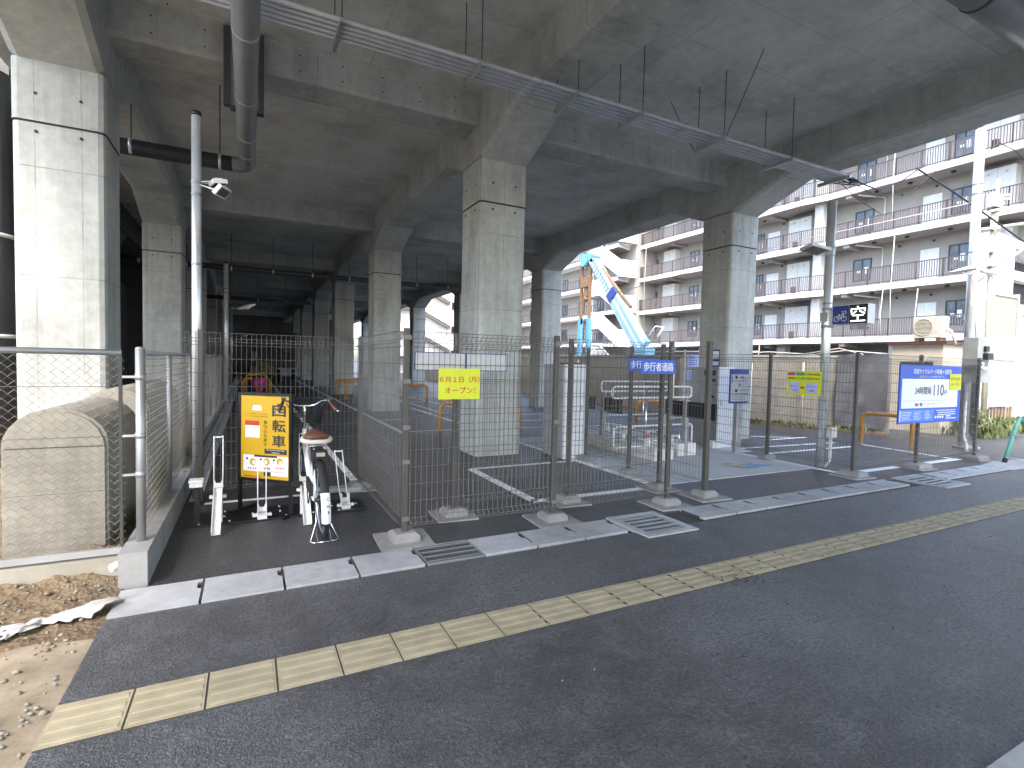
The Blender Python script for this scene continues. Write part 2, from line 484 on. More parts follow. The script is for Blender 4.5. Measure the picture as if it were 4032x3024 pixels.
# road in front, between the soil and the far right; parking lot behind the gutter
sheet('road', [(EDGE,-30),(60,-30),(60,3.815),(EDGE,3.775)], 0.0, 'asphalt', 0.06)
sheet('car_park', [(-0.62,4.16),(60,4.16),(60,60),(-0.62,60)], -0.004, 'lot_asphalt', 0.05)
sheet('corner_kerb', [(2.62,0.91),(9,0.91),(9,0.55),(2.2,0.55)], 0.012, 'pale_concrete', 0.05)
# concrete slab of the gate
sheet('gate_floor', [(4.86,5.17),(8.10,5.15),(8.13,6.62),(8.55,6.66),(8.6,9.6),(4.9,9.6)], 0.004, 'floor_slab', 0.05)

# soil on the left: a lumpy sheet
def lump(x, y):
    e = 0.010*math.sin(x*7.3+y*3.1)+0.012*math.sin(x*15.1-y*11.7+1)+0.012*math.sin(x*31+y*27)
    e += random.uniform(-0.012, 0.012)
    base = 0.0
    if y > 3.3: base = 0.07*min(1, (y-3.3)/1.1)
    k = min(1.0, max(0.0, (EDGE-x)/0.25))
    rough = 0.35 if y < 3.6 else 1.0
    return base*min(1, max(0, (EDGE+0.05-x)/0.25))+e*k*rough-0.01*(1-k)
mb = MB(); xs = []; x = -6.0
while x < EDGE-0.02: xs.append(x); x += 0.05 if x > -3 else 0.2
xs.append(EDGE+0.01)
ys = []; y = -2.0
while y < 12: ys.append(y); y += 0.05 if y < 5.5 else 0.25
vs = [(x+random.uniform(-.008,.008)*(x < EDGE-.05), y, lump(x, y)) for y in ys for x in xs]
n = len(xs)
def soil_part(name, mat, lo, hi):
    mb = MB()
    mb.add(vs, [(j*n+i, j*n+i+1, (j+1)*n+i+1, (j+1)*n+i) for j in range(len(ys)-1) if lo <= ys[j] < hi for i in range(n-1)], 0, True)
    struct(mb.build(name, mat))
soil_part('soil', 'soil', 3.52, 99); soil_part('dirt_path', 'sand', -9, 3.52)
mb = MB()
for i in range(1100):
    x = EDGE-abs(random.gauss(0, 0.9))-0.03; y = random.uniform(2.2, 4.5)
    if y < 3.4 and random.random() < 0.7: continue
    r = random.choice((0.004, 0.005, 0.006, 0.008, 0.010, 0.015)) * random.uniform(.7, 1.2)
    mb.ball((x, y, lump(x, y)+r*0.3), r, 6, 0, (random.uniform(.8,1.4), random.uniform(.8,1.3), random.uniform(.5,.9)))
tag(mb.build('soil_stones', 'stone'), kind='stuff')
mb = MB()
for i in range(15):
    t = random.random(); x = -0.93+0.14*t+random.gauss(0, .035); y = 2.62+0.5*t+random.gauss(0, .05); r = random.uniform(.006, .012)
    mb.ball((x, y, 0.006), r, 7, 0, (1.2, 1, .7))
for i in range(90):
    x = random.uniform(-0.7, 3.2); y = random.uniform(1.1, 3.7); r = random.choice((.0015,.002,.002,.003,.005))
    mb.ball((x, y, r*.5+.001), r, 5, 0, (1.2, 1, .8))
for i in range(60):
    x = random.gauss(.35, .12) if i % 2 else random.gauss(1.15, .05); y = random.gauss(2.25, .07) if i % 2 else random.gauss(2.3, .04)
    mb.ball((x, y, .002), random.uniform(.001, .0028), 5, 0, (1.2, 1, .6))
tag(mb.build('pebbles', 'pebble_pale'), kind='stuff')
# dark crumbs of asphalt on the tactile strip and around it
mb = MB()
for i in range(110):
    x = 3.28+random.gauss(0, .13); y = 2.66+random.gauss(0, .09); r = random.uniform(.002, .0055)
    mb.ball((x, y, .008+r*.3), r, 5, 0, (1.2, 1, .7))
for i in range(60):
    x = random.uniform(1.5, 7.5); y = random.uniform(1.6, 3.4); r = random.uniform(.002, .006)
    mb.ball((x, y, .004+(0.006 if 2.6 < y < 2.93 else 0)), r, 5, 0, (1.2, 1, .7))
tag(mb.build('asphalt_crumbs', 'rubber'), kind='stuff')

# tactile strip: 30 cm tiles with four raised bars
mb = MB(); x = -0.772
while x < 17.5:
    a, b = x+0.0045, x+0.2955
    if a < EDGE: a = EDGE
    mb.box(a, b, 2.613, 2.909, -0.02, 0.0065)
    for k in range(4):
        yc = 2.613+0.037+k*0.074
        mb.prism([(yc-.022, .0065), (yc+.022, .0065), (yc+.012, .0095), (yc-.012, .0095)], 'x', a+.014, b-.014)
    x += 0.3
struct(mb.build('tactile_paving', 'tactile'))
mb = MB(); mb.box(EDGE, 17.5, 2.606, 2.916, -0.02, 0.003)
x = -0.772
while x < 17.2:
    for k in range(4):
        if x > 1.1 and random.random() < .8:
            yc = 2.613+0.037+k*0.074; q = random.uniform(.004, .010)
            mb.box(x+.2965-.004-q, x+.2965-.001, yc-.016, yc+.016, .004, .0075)
            if x > 2: mb.box(x+.0045, x+.0045+q*.6, yc-.014, yc+.014, .004, .0075)
    x += 0.3
struct(mb.build('tactile_bed', 'joint_dark'))

# gutter: concrete lids 50 cm long
KF = lambda x: 3.778+0.012*min(x, 6)
KB = lambda x: 4.172+0.008*min(x, 3)
lid_src = None
def lid(x0, x1, lab):
    m = MB(); g = 0.008
    P = [(x0+g, KF(x0)), (x1-g, KF(x1)), (x1-g, KB(x1)-.17), (x1-.035, KB(x1)-.15), (x1-.035, KB(x1)-.06), (x1-g, KB(x1)-.04), (x1-g, KB(x1)), (x0+g, KB(x0))]
    m.prism(P, 'z', -0.05, 0.012)
    m.prism([(x0+g, KF(x0)-.004), (x1-g, KF(x1)-.004), (x1-g, KF(x1)+.045), (x0+g, KF(x0)+.045)], 'z', .012, .016)
    return tag(m.build('gutter_lid', 'pale_concrete'), lab, 'gutter lid', 'concrete lids along the roadside gutter')
near_labs = {0: 'wedge ended concrete gutter lid beside the bare soil', 1: 'concrete gutter lid in front of the bicycle rack, second from the soil',
             2: 'concrete gutter lid in front of the parked bicycle, third from the soil', 3: 'concrete gutter lid touching the left side of the fine steel grating'}
def lab_for(i, x0):
    if i in near_labs: return near_labs[i]
    if x0 < 3.2: return 'pale concrete gutter lid between the fine grating and the framed steel grating'
    if x0 < 8.4: return 'pale concrete gutter lid between the two framed steel gratings'
    return 'pale concrete gutter lid beyond the far framed grating'
xx = -0.775; i = 0
while xx < 11.2:
    x0, x1 = xx, xx+0.5
    if i == 0: x0 = -0.76
    if not (1.2 < x0+.25 < 1.74 or 3.2 < x0+.25 < 3.98 or 8.45 < x0+.25 < 9.2):
        lid(x0, x1, lab_for(i, x0))
    xx += 0.5; i += 1
mb = MB(); mb.box(EDGE, 11.3, 3.80, 4.16, -0.06, -0.012)
for k in range(1, 24):
    x = -0.775+.5*k
    if 1.2 < x < 1.76 or 3.2 < x < 4.0 or 8.45 < x < 9.2: continue
    w_ = random.uniform(.004, .010); a = KF(x)+random.uniform(.05, .16); b = KB(x)-random.uniform(.015, .06)
    mb.prism([(x-w_, a), (x+w_*.3, a), (x+w_, b), (x-w_*.3, b)], 'z', -.012, .0135)
struct(mb.build('gutter_bed', 'joint_dark'))
mb = MB(); mb.prism([(11.23,3.85),(13.4,3.62),(30,3.2),(30,3.75),(13.6,4.1),(11.9,4.30),(11.23,4.2)], 'z', -.05, .014); struct(mb.build('far_kerb', 'pale_concrete'))
# gratings
def grate(name, x0, x1, y0, y1, fr, pitch, along, label, bars):
    t = thing(name, label, 'drain grating', ((x0+x1)/2, (y0+y1)/2, 0))
    m = MB()
    if fr:
        m.box(x0-fr, x1+fr, y0-fr, y0, -.05, .013); m.box(x0-fr, x1+fr, y1, y1+fr, -.05, .013)
        m.box(x0-fr, x0, y0, y1, -.05, .013); m.box(x1, x1+fr, y0, y1, -.05, .013)
        m.build('frame', 'pale_concrete', t)
    m = MB(); m.box(x0, x1, y0, y1, -.06, -.035); m.build('pit', 'joint_dark', t)
    m = MB(); e = .012
    m.box(x0, x1, y0, y0+e, -.03, .011); m.box(x0, x1, y1-e, y1, -.03, .011)
    m.box(x0, x0+e, y0+e, y1-e, -.03, .011); m.box(x1-e, x1, y0+e, y1-e, -.03, .011)
    if along == 'y':
        x = x0+e+pitch/2
        while x < x1-e: m.box(x-.0022, x+.0022, y0+e, y1-e, -.025, .008, 1); x += pitch
        for k in range(bars):
            yc = y0+(k+.5)*(y1-y0)/bars; m.box(x0+e, x1-e, yc-.008, yc+.008, -.02, .0105)
    else:
        y = y0+e+pitch/2
        while y < y1-e: m.box(x0+e, x1-e, y-.0025, y+.0025, -.025, .002, 1); y += pitch
        for k in range(bars):
            yc = y0+(k+.5)*(y1-y0)/bars; m.box(x0+e, x1-e, yc-.014, yc+.014, -.02, .0115)
    m.build('bars', ['dull_zinc', 'grating'], t)
grate('drain_grate', 1.238, 1.722, 3.80, 4.195, 0, .0155, 'y', 'fine barred steel grating set into the gutter by the fence corner', 4)
grate('drain_grate', 3.345, 3.835, 3.665, 4.17, .07, .03, 'x', 'framed steel grating at the foot of the blue front fence sign', 5)
grate('drain_grate', 8.56, 9.08, 3.61, 4.14, .075, .03, 'x', 'far framed steel grating below the large blue price board', 5)

# white painted lines
def strip(m, a, b, w=.08, z=.0):
    a, b = Vector((a[0], a[1], z)), Vector((b[0], b[1], z)); d = (b-a).normalized(); s_ = Vector((-d.y, d.x, 0))*(w/2)
    m.quad(a-s_, b-s_, b+s_, a+s_)
mb = MB()
for a, b, w_ in [((2.93,7.03),(2.93,5.12),.10),((2.9,5.12),(4.75,5.12),.10),((4.80,5.1),(4.80,9.5),.10),((2.94,7.03),(4.75,7.03),.08),
    ((1.23,6.33),(1.23,40),.08),((-.42,6.36),(1.23,6.36),.07),((-.52,6.5),(-.52,45),.09),((-.5,17.7),(-.2,17.7),.08),
    ((3.0,10.9),(3.0,42),.09),((3.05,11.25),(4.6,11.25),.08),((3.05,13.6),(3.9,13.6),.08),((4.83,16.95),(4.83,10.0),.09),((3.0,19.3),(6.2,19.3),.08),
    ((4.6,21.6),(6.3,21.6),.08),((5.3,15.0),(5.3,26),.08),((6.3,12),(6.3,26),.08),
    ((8.62,6.38),(11.2,6.33),.09),((8.11,6.58),(8.11,4.73),.10),((8.12,4.69),(11.75,4.70),.11),((11.74,6.5),(11.55,4.74),.09),((8.63,6.98),(11.4,6.82),.08),((10.2,7.6),(11.6,7.6),.08),((10.1,8.3),(11.2,7.7),.08),
    ((5.6,11.1),(8.9,10.9),.09),((5.3,12.6),(8.9,12.4),.09),((5.5,14.2),(9.1,14.0),.09),((10.3,12),(12.3,11.9),.08),((10.3,10.2),(12.4,10.1),.08)]:
    strip(mb, a, b, w_*1.25, 0.0005)
# the two sheets below the paint differ by millimetres: keep the paint just above both
struct(mb.build('road_marking', 'line_paint'))
mb = MB(); c0 = Vector((7.25, 5.72, 0.0085))
for k in range(20):
    a = random.uniform(0, 6.28); r = random.uniform(.15, .5)
    cx, cy = c0.x+math.cos(a)*r*.95, c0.y+math.sin(a)*r*.42
    P = [(cx+math.cos(t*.785)*random.uniform(.05,.12)*1.5, cy+math.sin(t*.785)*random.uniform(.04,.08), c0.z+k*.0001) for t in range(8)]
    mb.add(P, [tuple(range(8))])
struct(mb.build('floor_symbol_ring', 'ground_mark_blue'))
mb = MB()
for k in range(9):
    cx, cy = c0.x-.18+random.gauss(0,.13), c0.y+.05+random.gauss(0,.05)
    P = [(cx+math.cos(t*.785)*random.uniform(.05,.10)*1.5, cy+math.sin(t*.785)*random.uniform(.03,.06), .0125+k*.0001) for t in range(8)]
    mb.add(P, [tuple(range(8))])
struct(mb.build('floor_symbol_middle', 'ground_mark_yellow'))

# ================================================================== VIADUCT
via = thing('railway_viaduct', 'grey concrete railway viaduct with haunched beams over the bicycle park', 'viaduct', (3.8, 20, 0))
ROWS = [7.93+8.1*k for k in range(6)]
CX = [(-2.41, -1.55), (3.38, 4.24), (9.28, 10.12)]
DECK0, DECK1 = -14.0, 62.0
SL, BB, HB, CW = 5.95, 5.38, 4.92, 0.84
def column_mb(x0, x1, y0, y1, z0, z1):
    m = MB(); c = .07
    def ringpts(e, z):
        X0, X1, Y0, Y1 = x0-e, x1+e, y0-e, y1+e
        return [(X0+c,Y0,z),(X1-c,Y0,z),(X1-c*.3,Y0+c*.3,z),(X1,Y0+c,z),(X1,Y1-c,z),(X1-c*.3,Y1-c*.3,z),(X1-c,Y1,z),(X0+c,Y1,z),(X0+c*.3,Y1-c*.3,z),(X0,Y1-c,z),(X0,Y0+c,z),(X0+c*.3,Y0+c*.3,z)]
    lv = [(0, z0), (0, 4.215), (-.006, 4.22), (-.006, 4.235), (.006, 4.24), (.006, z1)]
    vs = []
    for e, z in lv: vs += ringpts(e, z)
    fs = []; mi = []
    for i in range(len(lv)-1):
        for k in range(12):
            l = (k+1) % 12
            m_ = 1 if i in (1, 2, 3) else 0
            fs.append((i*12+k, i*12+l, (i+1)*12+l, (i+1)*12+k)); mi.append(m_)
    o = len(m.v); m.v += vs; m.f += fs; m.m += mi; m.s += [False]*len(fs)
    # formwork tie holes
    for z in (4.12, 4.55):
        for fx in (.26, .74):
            X = x0+(x1-x0)*fx
            m.cyl((X, y0-.010, z), (X, y0+.01, z), .018, 8, 1)
            Y = y0+(y1-y0)*fx
            m.cyl((x0-.010, Y, z), (x0+.01, Y, z), .018, 8, 1)
    # plinth step at the foot
    return m
for ci, (x0, x1) in enumerate(CX):
    for k, Y in enumerate(ROWS):
        m = column_mb(x0, x1, Y, Y+CW, -.1, HB+.01)
        m.build('column', ['column_concrete', 'joint_dark'], via)
        if ci == 1 and k == 0:
            pass
def long_beam(x0, x1):
    """beam along the track with haunches at every column, lower edges chamfered"""
    st = [(DECK0, BB)]
    for Y in ROWS: st += [(Y-1.22, BB), (Y-.001, HB), (Y+CW+.001, HB), (Y+CW+1.12, BB)]
    st.append((DECK1, BB)); c = .075
    m = MB(); vs = []
    for y, z in st: vs += [(x0,y,SL+.3),(x0,y,z+.05),(x0+c,y,z),(x1-c,y,z),(x1,y,z+.05),(x1,y,SL+.3)]
    fs = []
    for i in range(len(st)-1):
        for k in range(5): fs.append((i*6+k, i*6+k+1, (i+1)*6+k+1, (i+1)*6+k))
    fs = [f[::-1] for f in fs]
    fs.append(tuple(range(6))); L = (len(st)-1)*6; fs.append(tuple(L+k for k in range(6))[::-1])
    return m.add(vs, fs)
for x0, x1 in CX: long_beam(x0, x1).build('beam', 'beam_concrete', via)
for Y in ROWS:
    for (a, b) in ((CX[0][1], CX[1][0]), (CX[1][1], CX[2][0])):
        m = MB(); y0, y1, zb, c = Y+.12, Y+.75, 5.49, .045
        P = [(y0, SL+.3), (y0, zb+c), (y0+c, zb), (y1-c, zb), (y1, zb+c), (y1, SL+.3)]
        m.prism(P, 'x', a-.01, b+.01)
        if Y < 20:
            x = a+.45
            while x < b-.2:
                for z in (5.62, 5.83): m.cyl((x, y0-.003, z), (x, y0+.01, z), .012, 8, 1)
                x += .58
        m.build('cross_beam', ['beam_concrete', 'joint_dark'], via)
m = MB(); m.box(-3.3, 10.35, DECK0, DECK1, SL, SL+.30); m.build('deck_slab', 'slab_concrete', via)
m = MB(); m.box(-3.3, -3.1, DECK0, DECK1, SL+.3, 7.3); m.box(10.15, 10.35, DECK0, DECK1, SL+.3, 7.3); m.box(-3.1, 10.15, DECK0, DECK0+.2, SL+.3, 7.3)
m.build('parapet', 'beam_concrete', via)
# back wall, then an added wall that keeps the space beyond dark
t = thing('back_wall', 'dim grey wall closing the far end under the viaduct', 'wall', (1.5, 43.4, 0))
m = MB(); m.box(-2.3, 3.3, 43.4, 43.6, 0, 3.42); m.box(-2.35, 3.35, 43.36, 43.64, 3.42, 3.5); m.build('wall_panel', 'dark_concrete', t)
m = MB(); m.box(2.35, 2.85, 43.34, 43.4, 2.0, 2.9); m.build('notice_board', 'far_tan', t)
m = MB(); m.box(.2, .6, 43.35, 43.4, 1.3, 2.0); m.build('panel', 'box_grey', t)
tag(MB().box(-6, 9.2, 61.5, 62, 0, SL).build('added_end_wall', 'dark_concrete'), 'added dark wall closing off the very end of the viaduct', 'wall')
# older dark viaduct on the left
old = thing('old_viaduct', 'old dark viaduct standing to the left behind the chain link fence', 'viaduct', (-6.5, 25, 0))
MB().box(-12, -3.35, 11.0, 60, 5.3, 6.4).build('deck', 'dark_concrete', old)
MB().box(-5.2, -4.9, 16.0, 60, 0, 5.3).build('wall', 'dark_concrete', old)  # added wall, keeps the left side under the old deck dark
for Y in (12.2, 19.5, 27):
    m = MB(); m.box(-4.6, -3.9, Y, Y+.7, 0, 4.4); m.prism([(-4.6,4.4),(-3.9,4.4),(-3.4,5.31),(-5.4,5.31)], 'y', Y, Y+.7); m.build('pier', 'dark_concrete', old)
m = MB(); m.prism([(11, 3.1), (16, 1.9), (16, 1.6), (11, 2.8)], 'x', -3.7, -3.5); m.build('stair_stringer', 'pale_concrete', old)
t = thing('steel_pier', 'round dark steel pier at the left edge behind the concrete column', 'pier', (-3.12, 9.2, 0))
MB().cyl((-3.12, 9.2, 0), (-3.12, 9.2, 5.15), .36, 20).build('shaft', 'pipe_dark', t)
m = MB()
for z in (3.05, 1.75): m.cyl((-3.12, 9.2, z), (-3.12, 9.2, z+.05), .375, 20)
m.build('band', 'offwhite', t)
# ------------------------------------------------------------------ pipes under the deck
dp = thing('drain_pipe', 'large grey drain pipe turning sideways below the slab on the left', 'pipe', (0, 6, 4.73))
m = MB(); z = 4.73; r = .122
pts = [(-.03, -2.5, z)]+[(-.03, 9.79-.2, z)]+[(-.03-.2*(1-math.cos(a)), 9.59+.2*math.sin(a), z) for a in (R(25), R(50), R(70), R(90))]
m.tube(pts, r, 20); m.build('pipe', 'pipe_grey', dp)
m = MB(); m.tube([(-.23, 9.79, z), (-5, 9.79, z-.03)], .118, 20); m.build('branch_pipe', 'pipe_dark', dp)
for y in (3.2, 5.75, 7.2, 8.4, 9.1):
    MB().tube([(-.03, y-.02, z), (-.03, y+.02, z)], r+.006, 20).build('collar', 'dull_zinc', dp)
for x in (-.42, -1.595, -2.9):
    m = MB(); m.cyl((x, 9.79, z+.11), (x, 9.79, SL), .008, 6); m.build('hanger_rod', 'steel_dark', dp)
    MB().tube([(x-.02, 9.79, z), (x+.02, 9.79, z)], .126, 20).build('clamp', 'galvanized', dp)
t = thing('pipe_bracket', 'dark steel bracket frame fixed to the beam behind the grey drain pipe', 'bracket', (-.06, 8.0, 4.88))
m = MB(); m.box(-.30, -.22, 7.93, 8.04, 4.90, 5.9); m.box(.11, .18, 7.93, 8.04, 4.86, 5.9); m.box(-.22, .11, 7.93, 8.04, 4.86, 4.90); m.build('channel', 'pipe_dark', t)
MB().box(-.22, .11, 8.005, 8.045, 4.90, 5.9).build('plate', 'box_grey', t)
def far_pipe(Y, label, rr, x0, x1, zz):
    t = thing('drain_pipe', label, 'pipe', (0, Y, zz), 'dark drain pipes hung across the viaduct')
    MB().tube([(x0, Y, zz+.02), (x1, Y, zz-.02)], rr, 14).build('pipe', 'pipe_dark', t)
    x = x0+.4
    while x < x1:
        MB().cyl((x, Y, zz+rr), (x, Y, SL), .01, 6).build('hanger_rod', 'steel_dark', t)
        MB().tube([(x-.025, Y, zz), (x+.025, Y, zz)], rr+.006, 14).build('clamp', 'galvanized', t)
        x += 1.35
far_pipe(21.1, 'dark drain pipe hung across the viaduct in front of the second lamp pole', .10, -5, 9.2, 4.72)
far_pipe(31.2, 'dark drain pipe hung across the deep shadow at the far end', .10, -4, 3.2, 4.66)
t = thing('drain_pipe', 'thick dark pipe crossing the upper right corner under the slab', 'pipe', (8, 2.65, 5.34))
MB().tube([(4.9, 2.65, 5.35), (9.25, 2.65, 5.35)], .17, 20).build('pipe', 'pipe_grey', t)
MB().tube([(6.42, 2.65, 5.35), (6.47, 2.65, 5.35)], .178, 20).build('collar', 'steel_dark', t)
# conduit rack
cr = thing('conduit_rack', 'bundle of five grey cable conduits hung in steel cradles across the ceiling', 'conduits', (4.5, 5.8, 4.97))
for k in range(5):
    y = 5.655+k*.082
    m = MB()
    m.tube([(-3.2, y, 5.03), (9.45, y, 5.03)], .029, 10); m.build('conduit', 'conduit', cr)
for x0 in (3.05, 5.55):
    m = MB()
    for k in range(5): m.tube([(x0, 5.655+k*.082, 5.03), (x0+.16, 5.655+k*.082, 5.03)], .034, 10)
    m.build('coupling', 'conduit', cr)
for x in (-2.2, -.7, .83, 2.36, 3.68, 4.72, 6.27, 7.82, 9.36):
    m = MB(); m.box(x-.022, x+.022, 5.54, 6.12, 4.945, 4.985); m.box(x-.022, x-.016, 5.54, 6.12, 4.985, 5.0)
    m.build('cradle', 'strut_steel', cr)
    if x < 9:
        for y in (5.575, 6.08):
            m = MB(); m.cyl((x, y, 4.93), (x, y, SL if x != 3.68 else 5.4), .006, 6); m.cyl((x, y, 4.985), (x, y, 5.0), .014, 6)
            m.build('hanger_rod', 'steel_dark', cr)
m = MB(); m.tube([(6.28, 5.56, 4.97), (6.28, 4.96, SL)], .006, 6); m.tube([(6.23, 6.12, 4.97), (6.23, 6.66, SL)], .006, 6); m.build('brace_rod', 'steel_dark', cr)
m = MB()
for k in range(5):
    y = 5.655+k*.082
    m.tube([(9.45, y, 5.03), (9.62, y, 5.02), (9.8, y-.05*k, 5.0-.03*(k % 3))], .012, 6)
m.build('cable_end', 'cable', cr)
m = MB(); m.tube([(9.6, 5.7, 5.02), (10.6, 5.75, 5.0), (11.5, 5.8, 5.35), (12.1, 5.7, 5.75)], .014, 6)
m.tube([(9.6, 5.75, 5.02), (10.7, 5.8, 4.9), (11.8, 5.8, 5.15), (12.5, 5.7, 5.7)], .007, 5); m.tube([(9.7, 5.9, 5.0), (10.4, 6.0, 4.86), (11.2, 6.0, 4.7)], .007, 5); m.build('loose_cable', 'cable', cr)

# ------------------------------------------------------------------ left: low wall, tank, chain link
t = tag(MB().prism([(-.78,4.23),(-.615,4.23),(-.58,12),(-.58,45),(-.76,45),(-.76,12)], 'z', -.05, .235).build('low_wall', 'kerb_wall_concrete'), 'long low concrete kerb wall running back below the chain link fence', 'low wall')
m = MB(); m.box(-.72, -.64, 8.2, 45, .236, .34); tag(m.build('wall_rail', 'dull_zinc'), 'grey steel channel lying along the top of the low kerb wall', 'rail')
m = MB(); m.prism([(-3.2,4.44),(-.79,4.43),(-.79,4.53),(-3.2,4.54)], 'z', -.05, .15); tag(m.build('fence_footing', 'tank_concrete'), 'worn concrete strip under the front of the chain link fence', 'footing')
def tank(y0, y1, lab, k=1.0):
    t = thing('concrete_tank', lab, 'concrete tank', (-1.29, (y0+y1)/2, .05))
    def prof(e):
        x0, x1, r, zt = -1.585-e, -.995+e, .25, 1.14*k+e
        P = [(x0, .06), (x1, .06), (x1, zt-r-.03)]
        for i in range(1, 12): a = math.pi*i/12; P.append(((x0+x1)/2+math.cos(a)*(x1-x0)/2, zt-r-.03+math.sin(a)*(r+.03)))
        P.append((x0, zt-r-.03)); return P
    m = MB(); m.prism(prof(.02), 'y', y0+.03, y1); m.build('body', 'tank_concrete', t)
    m = MB(); P = prof(0); m.prism(P, 'y', y0, y0+.03)
    m.box(-1.575, -1.0, y0-.0015, y0, .865, .872, 1)
    m.build('front_panel', ['tank_concrete', 'joint_dark'], t)
tank(4.98, 6.25, 'arch topped concrete tank behind the front of the chain link fence')
tank(6.9, 9.6, 'second arch topped concrete tank behind the first one', 1.04)
def chain(name, p0, p1, z0, z1, posts, lab, horiz=(), top=True, dx=.062, dz=.029, wr=.0018, heavy=()):
    p0, p1 = Vector((*p0, 0)), Vector((*p1, 0)); d = (p1-p0); L = d.length; d.normalize()
    t = thing(name, lab, 'chain link fence', ((p0+p1)/2+Vector((0, 0, z0))), None)
    m = MB(); nx = int(L/dx*2); nz = int((z1-z0)/dz)
    nrm = Vector((-d.y, d.x, 0))
    for i in range(nx+1):
        pts = []
        for j in range(nz+1):
            off = (dx/2 if (i+j) % 2 else 0)
            sgn = .0018 if (j % 2) else -.0018
            pts.append(p0+d*(i*dx/2+off)+Vector((0, 0, z0+j*dz))+nrm*sgn)
        m.tube(pts, wr, 3, 0, False, False, False)
    m.build('wire_mesh', 'chain_wire', t)
    for s_, big in posts:
        q = p0+d*s_
        m = MB(); r = .03 if big else .021
        m.cyl(q+Vector((0, 0, z0-.12)), q+Vector((0, 0, z1+(.03 if big else 0))), r, 12)
        if big: m.ball(q+Vector((0, 0, z1+.03)), r+.002, 10, 0, (1, 1, .5))
        m.build('post', 'dull_zinc', t)
    if top:
        m = MB(); m.cyl(p0+Vector((0, 0, z1)), p1+Vector((0, 0, z1)), .021, 10); m.build('top_rail', 'dull_zinc', t)
    m = MB()
    for h in horiz: m.cyl(p0+Vector((0, 0, h)), p1+Vector((0, 0, h)), .0022, 5)
    m.build('tension_wire', 'chain_wire', t)
    return t
t = chain('chain_link_fence', (-3.2, 4.5), (-.80, 4.5), .2, 1.59, [(0.5, 0)], 'chain link fence panel facing the soil in front of the concrete tank', (.62, 1.0, 1.35))
m = MB(); m.bar((-3.2, 4.485, .19), (-.80, 4.485, .19), .03, .045); m.build('bottom_rail', 'dull_zinc', t)
m = MB(); m.box(-.815, -.795, 4.49, 4.51, .2, 1.58); m.build('end_bar', 'steel_dark', t)
t = chain('chain_link_fence', (-.69, 4.5), (-.69, 24), .26, 1.59, [(0, 1)]+[(1.5+k*2.03, 0) for k in range(9)], 'long chain link fence on top of the low kerb wall', (.62, 1.0))
m = MB()
for z in (.72, 1.0, 1.42): m.tube([(-.69, 4.5-.001, z-.02), (-.69, 4.5, z+.02)], .034, 12); m.box(-.80, -.72, 4.49, 4.51, z-.008, z+.008)
m.build('clamp', 'dull_zinc', t)
# crumpled white sheet between soil and gutter
mb = MB(); N = 40; vs = []
for i in range(N+1):
    u = i/N; cx, cy = -1.75+u*(1.0), 3.52+u*.36+.03*math.sin(u*9); wd = .035+.05*abs(math.sin(u*7+1))+.035*u
    for k in range(7):
        q = k/6-.5
        vs.append((cx+q*.1+random.gauss(0,.012), cy+q*wd*2, .035+.018*math.cos(q*5)+random.uniform(-.006,.022)+.03*min(1,max(0,(cy-3.3)))*(1-u*.6)))
mb.add(vs, [(i*7+k, i*7+k+1, (i+1)*7+k+1, (i+1)*7+k) for i in range(N) for k in range(6)], 0, True)
tag(mb.build('white_sheet', 'cloth_white'), 'crumpled white cloth strip half buried where soil meets gutter', 'cloth')
t = tag(MB().cyl((-.83, 4.30, .125), (-.76, 4.37, .14), .03, 12).build('pipe_stub', 'galvanized'), 'short silver pipe end lying beside the end of the kerb wall', 'pipe end')
# ================================================================== WIRE MESH FENCES
PROFILE = [(.0,.13),(.045,.165),(.0,.20),(.0,1.70),(.045,1.735),(.0,1.77),(.04,1.83)]
HZ = [.13,.165,.20]+[.35+.15*k for k in range(9)]+[1.70,1.735,1.77,1.83]
def off_at(z):
    for (a, za), (b, zb) in zip(PROFILE, PROFILE[1:]):
        if za <= z <= zb: return a+(b-a)*(z-za)/(zb-za)
    return 0
def mesh_panel(p0, p1, front, parent, z0=0.0, pitch=.05, wr=.0026, start=None):
    """welded wire panel with a rolled edge at top and bottom"""
    p0, p1 = Vector((p0[0], p0[1], z0)), Vector((p1[0], p1[1], z0)); d = p1-p0; L = d.length; d.normalize()
    fr = Vector((front[0], front[1], 0)); m = MB()
    n = max(1, int(L/pitch)); o = (L-n*pitch)/2
    for i in range(n+1):
        b = p0+d*(o+i*pitch)
        m.tube([b+fr*a+Vector((0, 0, z)) for a, z in PROFILE], wr, 4, 0, False, True, False)
    for z in HZ:
        a = fr*off_at(z)+Vector((0, 0, z))-fr*(.003 if .2 < z < 1.7 else 0)
        m.tube([p0+a, p1+a], wr*(1.15), 4, 0, False, True, False)
    return m.build('mesh_panel', 'wire_taupe', parent)
